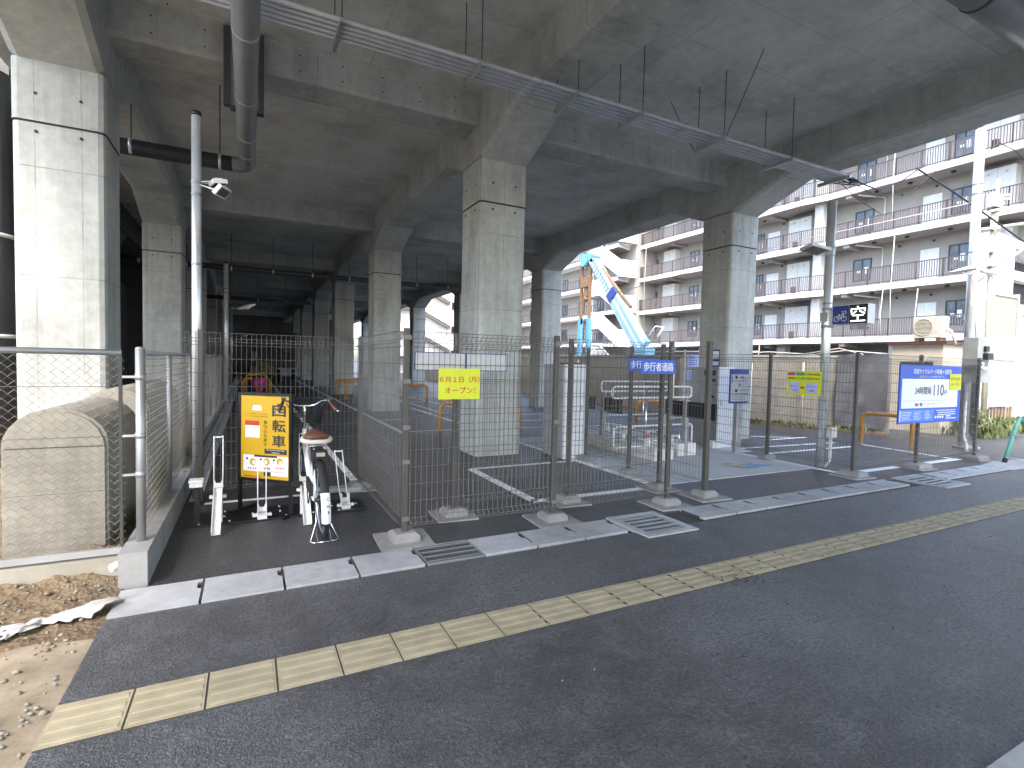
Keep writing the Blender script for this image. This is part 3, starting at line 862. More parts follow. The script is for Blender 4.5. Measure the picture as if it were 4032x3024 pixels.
def fence_post(p, parent, foot=True, top=1.86, ang=0, w=.048, pad=True, fsz=(.115,.11), padsz=.23):
    x, y = p; m = MB(); h = w/2
    m.bbox(x-h, x+h, y-h, y+h, .02, top, .004); m.build('post', 'fence_taupe', parent)
    if foot:
        m = MB(); a, b = fsz
        P = [(x-a,y-b),(x+a,y-b),(x+a,y+b),(x-a,y+b)]; Q = [(x-a+.03,y-b+.03),(x+a-.03,y-b+.03),(x+a-.03,y+b-.03),(x-a+.03,y+b-.03)]
        z0, z1, z2 = .012, .06, .085
        m.add([(u, v, z0) for u, v in P]+[(u, v, z1) for u, v in P]+[(u, v, z2) for u, v in Q],
              [(3,2,1,0),(8,9,10,11)]+[(i,(i+1)%4,(i+1)%4+4,i+4) for i in range(4)]+[(i+4,(i+1)%4+4,(i+1)%4+8,i+8) for i in range(4)])
        m.build('footing', 'footing_concrete', parent)
    if pad:
        m = MB(); s_ = padsz
        m.prism([(x-s_,y-s_+.04),(x+s_-.03,y-s_),(x+s_,y+s_-.02),(x-s_+.02,y+s_)], 'z', -.02, .014); m.build('pad', 'pad_concrete', parent)
def clips(pts, parent):
    m = MB()
    for x, y, z in pts: m.box(x-.03, x+.03, y-.012, y+.012, z-.02, z+.02)
    m.build('clip', 'wire_taupe', parent)
f1 = thing('mesh_fence', 'front brown wire mesh fence beside the gutter, carrying the yellow opening notice', 'mesh fence', (2.7, 4.42, 0))
for p in ((1.22,4.42),(2.74,4.415),(4.26,4.41)): fence_post(p, f1, padsz=.24)
mesh_panel((1.25,4.395),(2.72,4.39),(0,-1),f1); mesh_panel((2.76,4.39),(4.24,4.385),(0,-1),f1)
clips([(1.22,4.388,z) for z in (.2,.7,1.0,1.4,1.78)]+[(2.74,4.385,z) for z in (.2,1.0,1.78)]+[(4.26,4.38,z) for z in (.2,1.0,1.78)], f1)
f2 = thing('mesh_fence', 'wire mesh fence running back from the corner post beside the white bicycle', 'mesh fence', (1.2, 5.4, 0))
fence_post((1.215,6.45), f2, padsz=.2)
mesh_panel((1.195,4.46),(1.19,6.42),(-1,0),f2)
f3 = thing('mesh_fence', 'wire mesh fence behind the yellow sign and the parked white bicycle', 'mesh fence', (.4, 6.45, 0))
fence_post((-.455,6.40), f3, foot=False, pad=False)
mesh_panel((-.62,6.43),(-.48,6.43),(0,-1),f3); mesh_panel((-.43,6.43),(1.19,6.45),(0,-1),f3)
f4 = thing('mesh_fence', 'second wire mesh fence standing half a metre behind the front one', 'mesh fence', (3.3, 4.95, 0))
for p in ((1.88,4.95),(3.26,4.94),(4.71,5.02)): fence_post(p, f4, padsz=.22)
mesh_panel((1.91,4.925),(3.24,4.915),(0,-1),f4); mesh_panel((3.28,4.915),(4.69,4.99),(0,-1),f4)
f5 = thing('mesh_fence', 'wire mesh fence along the pedestrian path ending at the white grey gate machine', 'mesh fence', (4.95, 5.7, 0))
fence_post((4.97,4.51), f5, padsz=.24, w=.06, top=1.89); fence_post((4.94,5.90), f5, pad=False); fence_post((4.97,7.02), f5, pad=False)
mesh_panel((4.97,4.55),(4.95,5.87),(1,0),f5); mesh_panel((4.94,5.93),(4.97,6.99),(1,0),f5)
f6 = thing('mesh_fence', 'wire mesh fence beside the tall pole with the parking display', 'mesh fence', (8.07, 5.8, 0))
fence_post((8.055,4.53), f6, pad=True, fsz=(.12,.16)); fence_post((8.095,6.0), f6, pad=False, fsz=(.14,.08)); 
mesh_panel((8.03,4.56),(8.07,5.98),(-1,0),f6,wr=.0034); mesh_panel((8.07,6.02),(8.1,7.25),(-1,0),f6,wr=.0034)
m = MB(); m.box(8.0, 8.13, 4.515, 4.545, 1.02, 1.05); m.build('latch', 'steel_dark', f6)
f7 = thing('mesh_fence', 'front wire mesh fence carrying the large blue price board', 'mesh fence', (10, 4.53, 0))
for p in ((9.815,4.53),(11.86,4.56)): fence_post(p, f7, pad=True, fsz=(.2,.15))
mesh_panel((8.09,4.50),(9.79,4.50),(0,-1),f7,wr=.0034); mesh_panel((9.84,4.50),(11.83,4.53),(0,-1),f7,wr=.0034)
f8 = thing('mesh_fence', 'wire mesh fence beyond the blue price board by the white shed panels', 'mesh fence', (14, 5.3, 0))
fence_post((15.8,6.25), f8, pad=False)
mesh_panel((11.9,4.56),(13.8,5.35),(.37,-.92),f8,pitch=.06,wr=.0036); mesh_panel((13.85,5.38),(15.75,6.22),(.37,-.92),f8,pitch=.06,wr=.0036)

# ================================================================== SIGNS
U, V = Vector((1,0,0)), Vector((0,0,1))
def board(name, label, cat, x0, x1, z0, z1, y, mat, th=.004, edge=None, group=None):
    """flat board facing the road at y; returns its Empty and the corner for print"""
    t = thing(name, label, cat, ((x0+x1)/2, y, z0), group)
    m = MB(); m.box(x0, x1, y, y+th, z0, z1); m.build('board', mat, t)
    return t, Vector((x0, y, z0))
t, o = board('path_sign', 'blue pedestrian path sign with white lettering on the front fence', 'sign', 3.80, 4.285, 1.495, 1.65, 4.372, 'sign_blue')
m = MB(); letters(m, '歩行者通路', o+U*.028+V*.03, U, V, .43, .096, bold=.02); m.build('lettering', 'sign_white', t)
t, o = board('path_sign', 'blue pedestrian path sign partly hidden behind the front one', 'sign', 4.065, 4.55, 1.515, 1.668, 4.905, 'sign_blue')
m = MB(); letters(m, '歩行者通路', o+U*.028+V*.03, U, V, .43, .096, bold=.02); m.build('lettering', 'sign_white', t)
def back_board(x0, x1, lab):
    t = thing('sign_back', lab, 'sign', ((x0+x1)/2, 4.43, 1.5))
    m = MB(); m.box(x0, x1, 4.425, 4.429, 1.503, 1.653); m.build('board', 'panel_grey', t)
    m = MB(); e = .007
    m.box(x0-e, x0, 4.422, 4.431, 1.496, 1.66); m.box(x1, x1+e, 4.422, 4.431, 1.496, 1.66)
    m.box(x0, x1, 4.422, 4.431, 1.496, 1.503); m.box(x0, x1, 4.422, 4.431, 1.653, 1.66); m.build('edge', 'deep_blue', t)
back_board(1.30, 1.765, 'plain white back of a blue edged sign next to the fence corner post')
back_board(1.782, 2.19, 'plain white back of a blue edged sign above the right half of the yellow notice')
t, o = board('opening_notice', 'bright yellow opening date notice with red letters on the front mesh fence', 'notice', 1.49, 1.885, 1.243, 1.518, 4.35, 'yellow_paper', .003)
m = MB(); letters(m, '６月１日（月）', o+U*.012+V*.15, U, V, .375, .056, bold=.006); letters(m, 'オープン！', o+U*.06+V*.052, U, V, .29, .058, bold=.006); m.build('lettering', 'print_red', t)
# large price board
t, o = board('price_board', 'large blue and white parking price board on the right fence', 'price board', 9.035, 10.93, .755, 1.69, 4.44, 'sign_blue', .02)
m = MB(); rect(m, o, U, V, .06, 1.80, .245, .715, .002); m.build('white_panel', 'sign_white', t)
m = MB(); letters(m, '京成サイクルパーク新鎌ヶ谷駅前', o+U*.38+V*.795, U, V, 1.18, .085, bold=.02)
letters(m, 'バイク駐車不可です。', o+U*.80+V*.735, U, V, .55, .035)
rect(m, o, U, V, .03, .055, .035, .215, .002)
for k, (a, b) in enumerate(((.08,.40),(.44,.72),(.78,1.02))):
    for q in range(6): rect(m, o, U, V, a, a+(b-a)*random.uniform(.5, 1), .06+q*.024, .066+q*.024, .0012)
for q in range(3): rect(m, o, U, V, 1.12+.06*(q > 0), 1.76, .19-.035*q, .202-.035*q, .0012)
rect(m, o, U, V, 1.45, 1.60, .085, .105, .0012); rect(m, o, U, V, 1.45, 1.78, .05, .066, .0012)
m.build('white_print', 'sign_white', t)
m = MB(); letters(m, '自転車専用', o+U*.56+V*.735, U, V, .22, .035, bold=.01); m.build('yellow_print', 'yellow_paper', t)
m = MB(); letters(m, '24時間毎', o+U*.44+V*.465, U, V, .50, .125, bold=.012, lift=.004); letters(m, '110', o+U*1.01+V*.44, U, V, .32, .185, bold=.01, lift=.004); letters(m, '円', o+U*1.35+V*.445, U, V, .085, .085, bold=.01, lift=.004); m.build('dark_print', 'print_dark', t)
m = MB(); rect(m, o, U, V, .08, 1.78, .362, .367, .0035); letters(m, '入場・出場・精算はタッチでOK', o+U*.70+V*.295, U, V, .62, .03, lift=.004); m.build('grey_print', 'print_grey', t)
m = MB(); rect(m, o, U, V, .46, .56, .275, .325, .0035); m.build('magenta_label', 'magenta', t)
m = MB(); rect(m, o, U, V, .60, .68, .275, .328, .0035); m.build('green_label', 'green_print', t)
m = MB()
for k in range(4):
    c = o+U*(1.12+.075*k)+V*.085
    m.tube([c-Vector((0,.002,0)), c+Vector((0,.0005,0))], .025, 10)
m.build('round_icons', 'sign_white', t)
m = MB(); rect(m, o, U, V, .05, 1.06, .03, .222, .0006); m.build('info_panel', 'pale_blue', t)
t, o = board('opening_note', 'small yellow opening note taped to the corner of the blue price board', 'notice', 10.535, 10.925, 1.285, 1.56, 4.432, 'yellow_paper', .003)
m = MB(); letters(m, '6月1日(月)', o+U*.03+V*.16, U, V, .32, .055, bold=.008); letters(m, 'オープン!', o+U*.05+V*.07, U, V, .27, .055, bold=.008); m.build('lettering', 'print_red', t)
# yellow-green how-to notice on the side fence, facing the path
UY = Vector((0,-1,0)); o = Vector((8.0, 5.61, 1.165))
t = thing('guide_notice', 'yellow green card guide notice with two pale squares and a red arrow', 'notice', (8.0, 5.3, 1.165))
m = MB(); m.box(8.001, 8.004, 5.03, 5.61, 1.165, 1.555); m.build('board', 'yellow_paper', t)
m = MB(); rect(m, o, UY, V, .01, .14, .315, .365, .002); m.build('magenta_label', 'magenta', t)
m = MB(); rect(m, o, UY, V, .155, .29, .315, .365, .002); m.build('green_label', 'green_print', t)
m = MB(); rect(m, o, UY, V, .045, .225, .035, .205, .002); rect(m, o, UY, V, .33, .52, .035, .205, .002); m.build('pale_square', 'lilac', t)
m = MB(); letters(m, 'をご利用のお客様は', o+UY*.30+V*.32, UY, V, .26, .032, bold=.008, lift=.003); letters(m, '自動券なしで入場・出場できます', o+UY*.02+V*.25, UY, V, .53, .036, bold=.008, lift=.003)
for a, s_ in ((.06, '入場'), (.345, '出場')):
    letters(m, 'タッチで', o+UY*a+V*.125, UY, V, .15, .03, bold=.008, lift=.004); letters(m, s_, o+UY*(a+.045)+V*.06, UY, V, .07, .035, bold=.008, lift=.004)
m.build('lettering', 'print_dark', t)
m = MB(); rect(m, o, UY, V, .235, .285, .105, .132, .003); m.add([o+UY*.285+V*.09+Vector((-.003,0,0)), o+UY*.315+V*.118+Vector((-.003,0,0)), o+UY*.285+V*.147+Vector((-.003,0,0))], [(0,1,2)]); m.build('arrow', 'print_red', t)

# yellow standing sign
ys = thing('rental_sign', 'tall yellow bicycle rental sign in a black stand on the rack base', 'standing sign', (.16, 5.72, 0))
a, b = Vector((-.075, 5.92, 0)), Vector((.375, 5.53, 0)); uu = (b-a).normalized(); Wd = (b-a).length; nn = uu.cross(V)
m = MB()
for q in (a, b):
    m.bar(q+V*.0, q+V*1.225, .03, .03, uu)
m.bar(a+V*1.21, b+V*1.21, .03, .03); m.bar(a+V*.345, b+V*.345, .03, .03)
for q in (a, b): m.bar(q-nn*.25+V*.015, q+nn*.12+V*.015, .03, .03)
m.build('frame', 'black_paint', ys)
o = a+V*.36+uu*.015; BW, BH = Wd-.03, .835
m = MB(); rect(m, o, uu, V, 0, BW, 0, BH, .006, th=.012); m.build('board', 'yellow_sign', ys)
k = BW/.565
def X(px): return (px-268)/(730-268)*BW
def Z(py): return (985-py)/(985-150)*BH
L_ = .008
m = MB()
for ch, y0, y1 in (('自', 350, 225), ('転', 505, 385), ('車', 655, 540)):
    letters(m, ch, o+uu*X(572)+V*Z(y0), uu, V, X(695)-X(572), Z(y1)-Z(y0), lift=L_, bold=.035)
for i, ch in enumerate('借りられます'):
    y1 = 395+i*45; letters(m, ch, o+uu*X(488)+V*Z(y1+36), uu, V, X(522)-X(488), .034, lift=L_, bold=.01)
letters(m, 'どこでも乗りたい時に', o+uu*X(300)+V*Z(340), uu, V, X(530)-X(300), .012, lift=L_); letters(m, 'カンタン便利な自転車', o+uu*X(300)+V*Z(366), uu, V, X(530)-X(300), .012, lift=L_)
rect(m, o, uu, V, X(497), X(708), Z(730), Z(680), L_); rect(m, o, uu, V, X(400), X(618), Z(768), Z(748), L_+.002); rect(m, o, uu, V, X(490), X(555), Z(955), Z(915), L_)
for px in (330, 463, 588): 
    c = o+uu*X(px)+V*Z(792)+nn*(L_+.002); m.tube([c-nn*.002, c], .012, 10)
m.build('dark_print', 'print_dark', ys)
m = MB(); rect(m, o, uu, V, X(292), X(722), Z(915), Z(752), L_); rect(m, o, uu, V, X(312), X(450), Z(575), Z(452), L_); rect(m, o, uu, V, X(558), X(720), Z(950), Z(905), L_)
letters(m, 'Bicycle sharing', o+uu*X(520)+V*Z(700), uu, V, X(685)-X(520), .016, lift=L_+.002, bold=.01); letters(m, 'station', o+uu*X(568)+V*Z(722), uu, V, X(640)-X(568), .012, lift=L_+.002, bold=.01)
rect(m, o, uu, V, X(380), X(468), Z(300), Z(262), L_, th=.001)
for px in (400, 425, 450): c = o+uu*X(px)+V*Z(258)+nn*L_; m.tube([c-nn*.001, c], .014, 10)
m.build('white_print', 'sign_white', ys)
m = MB(); rect(m, o, uu, V, X(310), X(446), Z(452), Z(405), L_+.001); rect(m, o, uu, V, X(300), X(460), Z(975), Z(965), L_)
for j, px in enumerate((345, 368, 392, 415, 503, 525, 545, 612, 634, 655, 678)):
    c = o+uu*X(px)+V*Z(888-(j > 3)*8-(j > 6)*12)+nn*(L_+.002); m.tube([c-nn*.001, c], .009, 8)
m.build('red_print', 'print_red', ys)
m = MB()
for px, py in ((385,822),(520,812),(643,802)):
    c = o+uu*X(px)+V*Z(py)+nn*(L_+.002); m.tube([c-nn*.001, c], .036, 20)
m.build('round_picture', 'yellow_sign', ys)
m = MB()
for px, py in ((395,825),(512,815),(650,815)): rect(m, o, uu, V, X(px-12), X(px+14), Z(py+18), Z(py-16), L_+.003)
m.build('picture', 'sign_white', ys)

# ================================================================== BICYCLE RACK
rk = thing('bicycle_rack', 'black rack base with four white wheel holders and a locking post', 'bicycle rack', (.4, 5.6, 0))
m = MB()
m.box(-.50, 1.12, 5.50, 5.95, 0, .014); m.build('base_plate', 'black_paint', rk)
m = MB()
for i in range(7):
    for y in (5.54, 5.72, 5.9): 
        if (i*3+int(y*10)) % 4 != 1: m.ball((-.46+i*.25+(.05 if y < 5.6 else 0), y, .017), .013, 8, 0, (1,1,.8))
m.build('bolts', 'galvanized', rk)
def holder(x, y, tall, tilt=0.0, h=.62):
    """channel for the wheel, two uprights joined by a bar, small side ears"""
    m = MB()
    if tall:   # raised channel sloping down to the floor at the front
        p0, p1 = Vector((x, y-.36, .012)), Vector((x, y+.06, .33))
        d = (p1-p0).normalized(); n = Vector((1,0,0)).cross(d); n = n if n.z > 0 else -n
        m.obox((p0+p1)/2, Vector((.032,0,0)), d*((p1-p0).length/2), n*.003)
        for s_ in (-1, 1): m.obox((p0+p1)/2+Vector((s_*.034,0,0))+n*.016, Vector((.003,0,0)), d*((p1-p0).length/2), n*.022)
        zb = .33
        m.box(x-.07, x+.07, y+.0, y+.05, .25, .275); m.box(x-.036, x+.036, y+.02, y+.05, .014, .25)
    else:
        zb = .06
        m.box(x-.042, x+.042, y-.03, y+.12, .014, .05); m.box(x-.085, x-.042, y+.02, y+.06, .03, .055); m.box(x+.042, x+.085, y+.02, y+.06, .03, .055)
        for s_ in (-1, 1): m.obox((x+s_*.038, y+.06, .105), (.003,0,0), (0,.045,0), (0,0,.055))
    top = h+(.2 if tall else 0)
    for s_ in (-1, 1):
        m.tube([(x+s_*.036, y+.09, zb), (x+s_*.038+tilt*.4, y+.12, zb+.2), (x+s_*.038+tilt, y+.14, top)], .0055, 8)
    m.bar((x-.038+tilt, y+.14, top-.012), (x+.038+tilt, y+.14, top-.012), .008, .012)
    m.prism([(x-.04, zb), (x+.04, zb), (x+.036, zb+.09), (x+.02, zb+.045), (x-.02, zb+.045), (x-.036, zb+.09)], 'y', y+.085, y+.092)
    return m.build('wheel_holder', 'white_paint', rk)
holder(-.255, 5.52, True); holder(.12, 5.52, False, 0, .5); holder(.50, 5.52, True); holder(.915, 5.58, False, -.06, .61)
m = MB(); m.box(-.445, -.405, 5.53, 5.57, .014, .38); m.build('lock_post', 'black_paint', rk)
m = MB(); m.bbox(-.48, -.375, 5.48, 5.60, .375, .42, .006); m.bbox(-.487, -.368, 5.473, 5.607, .42, .438, .006); m.build('lock_box', 'white_paint', rk)
m = MB(); m.prism([(.86, 6.30), (1.20, 6.28), (1.28, 6.42), (.66, 6.46)], 'z', .014, .055); tag(m.build('kerb_stub', 'pale_concrete'), 'low white kerb piece under the fence behind the bicycle', 'kerb')

# ================================================================== BICYCLE (rear end towards the camera)
bk = thing('bicycle', 'white step through bicycle with brown saddle and black front basket', 'bicycle', (.59, 5.2, 0))
RW, FWc = Vector((.585, 4.78, .34)), Vector((.545, 5.88, .34))
lean = -.035     # leans a touch to the left
def B(s_, z, off=0.0):
    """point s_ metres ahead of the rear axle at height z, `off` to the right"""
    p = RW+(FWc-RW)*(s_/1.1); side = Vector((1, .036, 0))
    return Vector((p.x+lean*(z/.8)+.0, p.y, z))+side*off
def wheel(c, name):
    wl = thing_part = bpy.data.objects.new(name, None); COL.objects.link(wl); wl.parent = bk; WL[wl.name] = Vector(WL[bk.name])
    ax = Vector((1, .036, lean/.8*-1)).normalized()
    cc = Vector((c.x+lean*(.34/.8), c.y, .34))
    m = MB(); m.ring(cc, ax, .318, .021, 40, 10); m.build('tyre', 'rubber', wl)
    m = MB(); m.ring(cc, ax, .296, .011, 40, 6); m.build('rim', 'chrome', wl)
    m = MB(); e1 = ax.orthogonal().normalized(); e2 = ax.cross(e1)
    for i in range(28):
        an = 2*math.pi*i/28; sd = ax*(.03 if i % 2 else -.03)
        m.tube([cc+sd+(e1*math.cos(an+.4)+e2*math.sin(an+.4))*.02, cc+(e1*math.cos(an)+e2*math.sin(an))*.292], .0014, 3, 0, False, False, False)
    m.build('spokes', 'chrome', wl)
    m = MB(); m.tube([cc-ax*.055, cc-ax*.03, cc+ax*.03, cc+ax*.055], [.012,.03,.03,.012], 12); m.build('hub', 'steel_dark', wl)
    return wl
wheel(RW, 'rear_wheel'); wheel(FWc, 'front_wheel')
m = MB()
head_t, head_b = B(.90, .86), B(.945, .66)
bb = B(.43, .29); seat_t = B(.30, .72)
m.tube([head_b+(head_t-head_b)*.15, B(.74, .50), B(.58, .36), bb], [.030,.030,.031,.031], 12)           # low main tube
m.tube([head_t, head_b], .024, 12)
m.tube([bb, seat_t], .0185, 10)
for s_ in (-1, 1):
    m.tube([bb+Vector((s_*.03,0,0)), B(.1, .33, s_*.055), B(0, .34, s_*.06)], .0095, 8)
    m.tube([seat_t+Vector((s_*.012,0,-.06)), B(.14, .52, s_*.05), B(0, .34, s_*.06)], .008, 8)
m.build('frame', 'white_paint', bk)
m = MB()
for s_ in (-1, 1): m.tube([head_b+Vector((s_*.03,0,0)), B(.99, .60, s_*.05), B(1.1, .34, s_*.055)], .010, 8)
m.build('fork', 'white_paint', bk)
m = MB(); m.tube([seat_t, B(.255, .85)], .013, 10); m.build('seat_post', 'chrome', bk)
# saddle: broad at the back, narrow nose, pale skirt
st = [(.06,.868,.098,.032),(.12,.872,.12,.04),(.19,.882,.105,.042),(.25,.89,.06,.036),(.31,.898,.035,.032),(.36,.896,.025,.026)]
def saddle(k, dz, thick, nm, mat):
    m = MB(); vs = []; n = 12
    for s_, z, hw, hh in st:
        for i in range(n):
            a_ = 2*math.pi*i/n
            vs.append(B(s_, z+dz+math.sin(a_)*hh*thick*(1.0 if math.sin(a_) > 0 else .6), math.cos(a_)*hw*k))
    fs = [(i*n+j, i*n+(j+1)%n, (i+1)*n+(j+1)%n, (i+1)*n+j) for i in range(len(st)-1) for j in range(n)]
    fs += [tuple(range(n))[::-1], tuple((len(st)-1)*n+j for j in range(n))]
    m.add(vs, fs, 0, True); return m.build(nm, mat, bk)
sd = saddle(.9, .006, .95, 'saddle', 'leather')
m = MB()
ar = [B(s_, z-.02, hw*sg) for sg in (-1,) for s_, z, hw, hh in st[3::-1]]+[B(.035, .845, -.06), B(.03, .843, .06)]+[B(s_, z-.02, hw) for s_, z, hw, hh in st[:4]]
m.tube(ar, [.012]+[.022]*(len(ar)-2)+[.012], 8); m.build('saddle_skirt', 'saddle_edge', bk)
m = MB()
for s_ in (-1, 1): m.ring(B(.12, .80, s_*.05), (.1,.1,1), .014, .004, 10, 6)
m.tube([B(.10,.80,-.07), B(.10,.80,.07)], .006, 6); m.build('saddle_spring', 'chrome', bk)
# mudguards
def guard(c0, r_, a0, a1, hw, nm, mat):
    m = MB(); vs = []; N = 18
    for i in range(N+1):
        a_ = R(a0+(a1-a0)*i/N)
        for q in (-1, -.6, 0, .6, 1):
            rr = r_-.022*abs(q)**2
            y = c0.y+math.cos(a_)*rr; z = .34+math.sin(a_)*rr
            vs.append(Vector((c0.x+lean*(z/.8)+q*hw, y+q*hw*.036, z)))
    m.add(vs, [(i*5+j, i*5+j+1, (i+1)*5+j+1, (i+1)*5+j) for i in range(N) for j in range(4)], 0, True)
    return m.build(nm, mat, bk)
guard(RW, .362, 205, 35, .036, 'rear_mudguard', 'rubber')
guard(RW, .367, 200, 158, .037, 'mudguard_end', 'white_paint')
guard(FWc, .36, 150, 20, .034, 'front_mudguard', 'rubber')
m = MB(); letters(m, 'C', B(-.374, .42, -.012), Vector((1,.036,0)), V, .024, .026, bold=.03); letters(m, 'H', B(-.374, .36, -.012), Vector((1,.036,0)), V, .022, .026, bold=.03); letters(m, 'I', B(-.374, .31, -.004), Vector((1,.036,0)), V, .008, .024, bold=.03); m.build('lettering', 'print_dark', bk)
# battery and rear lamp block
m = MB(); c = B(.0, .735); m.obox(B(-.02, .745), (.062,0,0), (0,.06,0), (0,0,.03)); m.obox(B(.22, .60), (.032,0,0), (0,.045,0), (0,0,.12)); m.build('battery', 'rubber', bk)
m = MB(); m.obox(B(-.085, .752), (.035,0,0), (0,.006,0), (0,0,.016)); m.build('rear_lamp', 'mesh_tan', bk)
m = MB(); vs = [B(-.10, .62, -.075), B(-.20, .40, -.062), B(-.06, .33, -.062), B(.06, .50, -.075)]
m.obox(B(-.09, .50, -.062), (.003,0,0), (0,.055,-.05), (0,.06,.075)); m.build('side_guard', 'white_paint', bk)
m = MB(); m.obox(B(.12, .44, -.075), (.012,0,0), (0,.18,0), (0,0,.05)); m.ring(B(.43,.29,-.05), (1,0,0), .085, .006, 24, 6); m.build('chain_case', 'rubber', bk)
m = MB()
m.bar(B(.43,.29,.085), B(.53,.16,.095), .018, .012, (1,0,0)); m.bar(B(.43,.29,-.095), B(.33,.42,-.105), .018, .012, (1,0,0)); m.build('crank', 'chrome', bk)
m = MB(); m.obox(B(.53,.155,.145), (.045,0,0), (0,.035,0), (0,0,.012)); m.obox(B(.33,.425,-.155), (.045,0,0), (0,.035,0), (0,0,.012)); m.build('pedal', 'rubber', bk)
# handlebar: swept back grips
hz = 1.10
def HB_(x, y, z): return Vector((B(.82, 1.1).x+x, RW.y+y, z))
m = MB(); m.tube([head_t, HB_(0, .84, 1.02), HB_(0, .82, 1.10)], .014, 10)
pl_ = [HB_(-.225,.60,1.14),HB_(-.205,.66,1.165),HB_(-.165,.74,1.155),HB_(-.10,.80,1.11),HB_(-.05,.82,1.10),HB_(.05,.82,1.10),HB_(.10,.80,1.11),HB_(.165,.74,1.155),HB_(.205,.66,1.165),HB_(.225,.60,1.14)]
m.tube(pl_, .0105, 10); m.build('handlebar', 'chrome', bk)
for s_ in (-1, 1):
    m = MB(); m.tube([HB_(s_*.215,.63,1.15), HB_(s_*.25,.50,1.09), HB_(s_*.265,.47,1.075)], [.016,.0175,.015], 10); m.build('grip', 'leather', bk)
    m = MB(); m.ball(HB_(s_*.268,.462,1.072), .013, 8); m.tube([HB_(s_*.20,.70,1.17), HB_(s_*.23,.62,1.11), HB_(s_*.262,.56,1.07)], .006, 6); m.build('brake_lever', 'chrome', bk)
m = MB(); m.obox(HB_(-.205,.66,1.175), (.02,0,0), (0,.025,0), (0,0,.018)); m.obox(HB_(.205,.66,1.18), (.018,0,0), (0,.022,0), (0,0,.015)); m.build('shifter', 'steel_dark', bk)
# basket
bs = bpy.data.objects.new('basket', None); COL.objects.link(bs); bs.parent = bk; WL[bs.name] = Vector(WL[bk.name])
bx = B(1.0, 1.0).x
def ringb(z, k):
    hx, y0, y1 = .20*k+.02, 5.74+.02*(1-k), 5.74+.30*k+.02
    pts = []
    for (cx, cy, a0) in ((bx+hx-.06, y1-.06, 0), (bx-hx+.06, y1-.06, 90), (bx-hx+.06, y0+.06, 180), (bx+hx-.06, y0+.06, 270)):
        for i in range(4): a_ = R(a0+30*i); pts.append(Vector((cx+.06*math.cos(a_), cy+.06*math.sin(a_), z)))
    return pts
m = MB()
for i in range(11):
    z = .885+i*.0265; m.tube(ringb(z, .80+.022*i), .0028 if i < 10 else .006, 4, 0, True)
lo, hi = ringb(.885, .80), ringb(1.15, 1.02)
for i in range(len(lo)):
    for q in range(3):
        j = (i+1) % len(lo); f = q/3
        m.tube([lo[i].lerp(lo[j], f), hi[i].lerp(hi[j], f)], .0022, 4, 0, False, False, False)
for i in range(9):
    m.tube([Vector((bx-.17+i*.042, 5.76, .885)), Vector((bx-.17+i*.042, 6.0, .885))], .0025, 4, 0, False, False, False)
m.build('wires', 'black_paint', bs)
m = MB(); m.obox(Vector((bx-.01, 5.75, 1.13)), (.08,0,0), (0,.006,0), (0,0,.033)); m.build('plate', 'rubber', bs)
m = MB(); m.obox(HB_(0,.90,1.06), (.03,0,0), (0,.035,0), (0,0,.03)); m.obox(HB_(-.05,.92,1.0), (.03,0,0), (0,.03,0), (0,0,.025)); m.build('head_lamp', 'steel_dark', bk)
m = MB()
m.tube([HB_(-.18,.70,1.14), HB_(-.12,.85,1.02), HB_(-.05,.86,.86), B(.8,.56,-.03)], .004, 5); m.tube([HB_(.18,.70,1.14), HB_(.10,.86,1.02), HB_(.03,.88,.86), B(.9,.66,.02)], .004, 5); m.build('brake_cable', 'cable', bk)
m = MB()
for s_ in (-1, 1): m.tube([B(0,.30,s_*.045), B(-.06,.16,s_*.055), B(-.12,.012,s_*.115), B(-.15,.008,s_*.09), B(-.145,.008,s_*.055), B(-.10,.012,s_*.055), B(-.05,.10,s_*.055)], .0055, 6)
m.tube([B(-.15,.008,-.06), B(-.15,.008,.06)], .004, 6); m.build('kickstand', 'chrome', bk)

# ================================================================== ORANGE U-SHAPED BARRIERS
def ubar(a, b, h, r, label, group=None):
    a, b = Vector((*a, 0)), Vector((*b, 0)); d = (b-a).normalized(); rc = .14
    pts = [a]
    for i in range(6): q = R(90*i/5); pts.append(a+d*(rc-rc*math.cos(q))+V*(h-rc+rc*math.sin(q)))
    for i in range(6): q = R(90-90*i/5); pts.append(b-d*(rc-rc*math.cos(q))+V*(h-rc+rc*math.sin(q)))
    pts.append(b)
    t = thing('barrier', label, 'barrier', (a+b)/2, group)
    MB().tube(pts, r, 12).build('hoop', 'orange', t)
    m = MB()
    for q in (a, b): m.cyl(q, q+V*.012, r*1.8, 12)
    m.build('base_plate', 'dull_zinc', t)
ubar((3.92,11.3),(6.04,11.4),.62,.042,'wide orange hoop barrier behind the yellow opening notice')
ubar((9.4,10.95),(11.05,10.6),.62,.04,'orange hoop barrier seen through the gate railings')
ubar((11.72,6.45),(11.79,5.53),.68,.04,'near orange hoop barrier behind the large blue price board')
ubar((-.2,24.6),(.82,24.7),.66,.05,'orange hoop barrier with the pink bag hanging on it')
ubar((-.1,26.2),(.72,26.2),.78,.05,'orange hoop barrier just behind the one with the pink bag')
ubar((3.45,23.9),(4.42,23.6),.66,.05,'orange hoop barrier in front of the third column of the middle row')
ubar((3.46,21.4),(4.44,23.2),.66,.05,'orange hoop barrier standing askew beside the middle columns')
ubar((5.24,19.3),(6.1,19.1),.66,.045,'orange hoop barrier beside the fence corner post, left of the yellow notice')
ubar((4.5,26.5),(5.9,26.5),.6,.05,'farthest orange hoop barrier between middle and right columns')
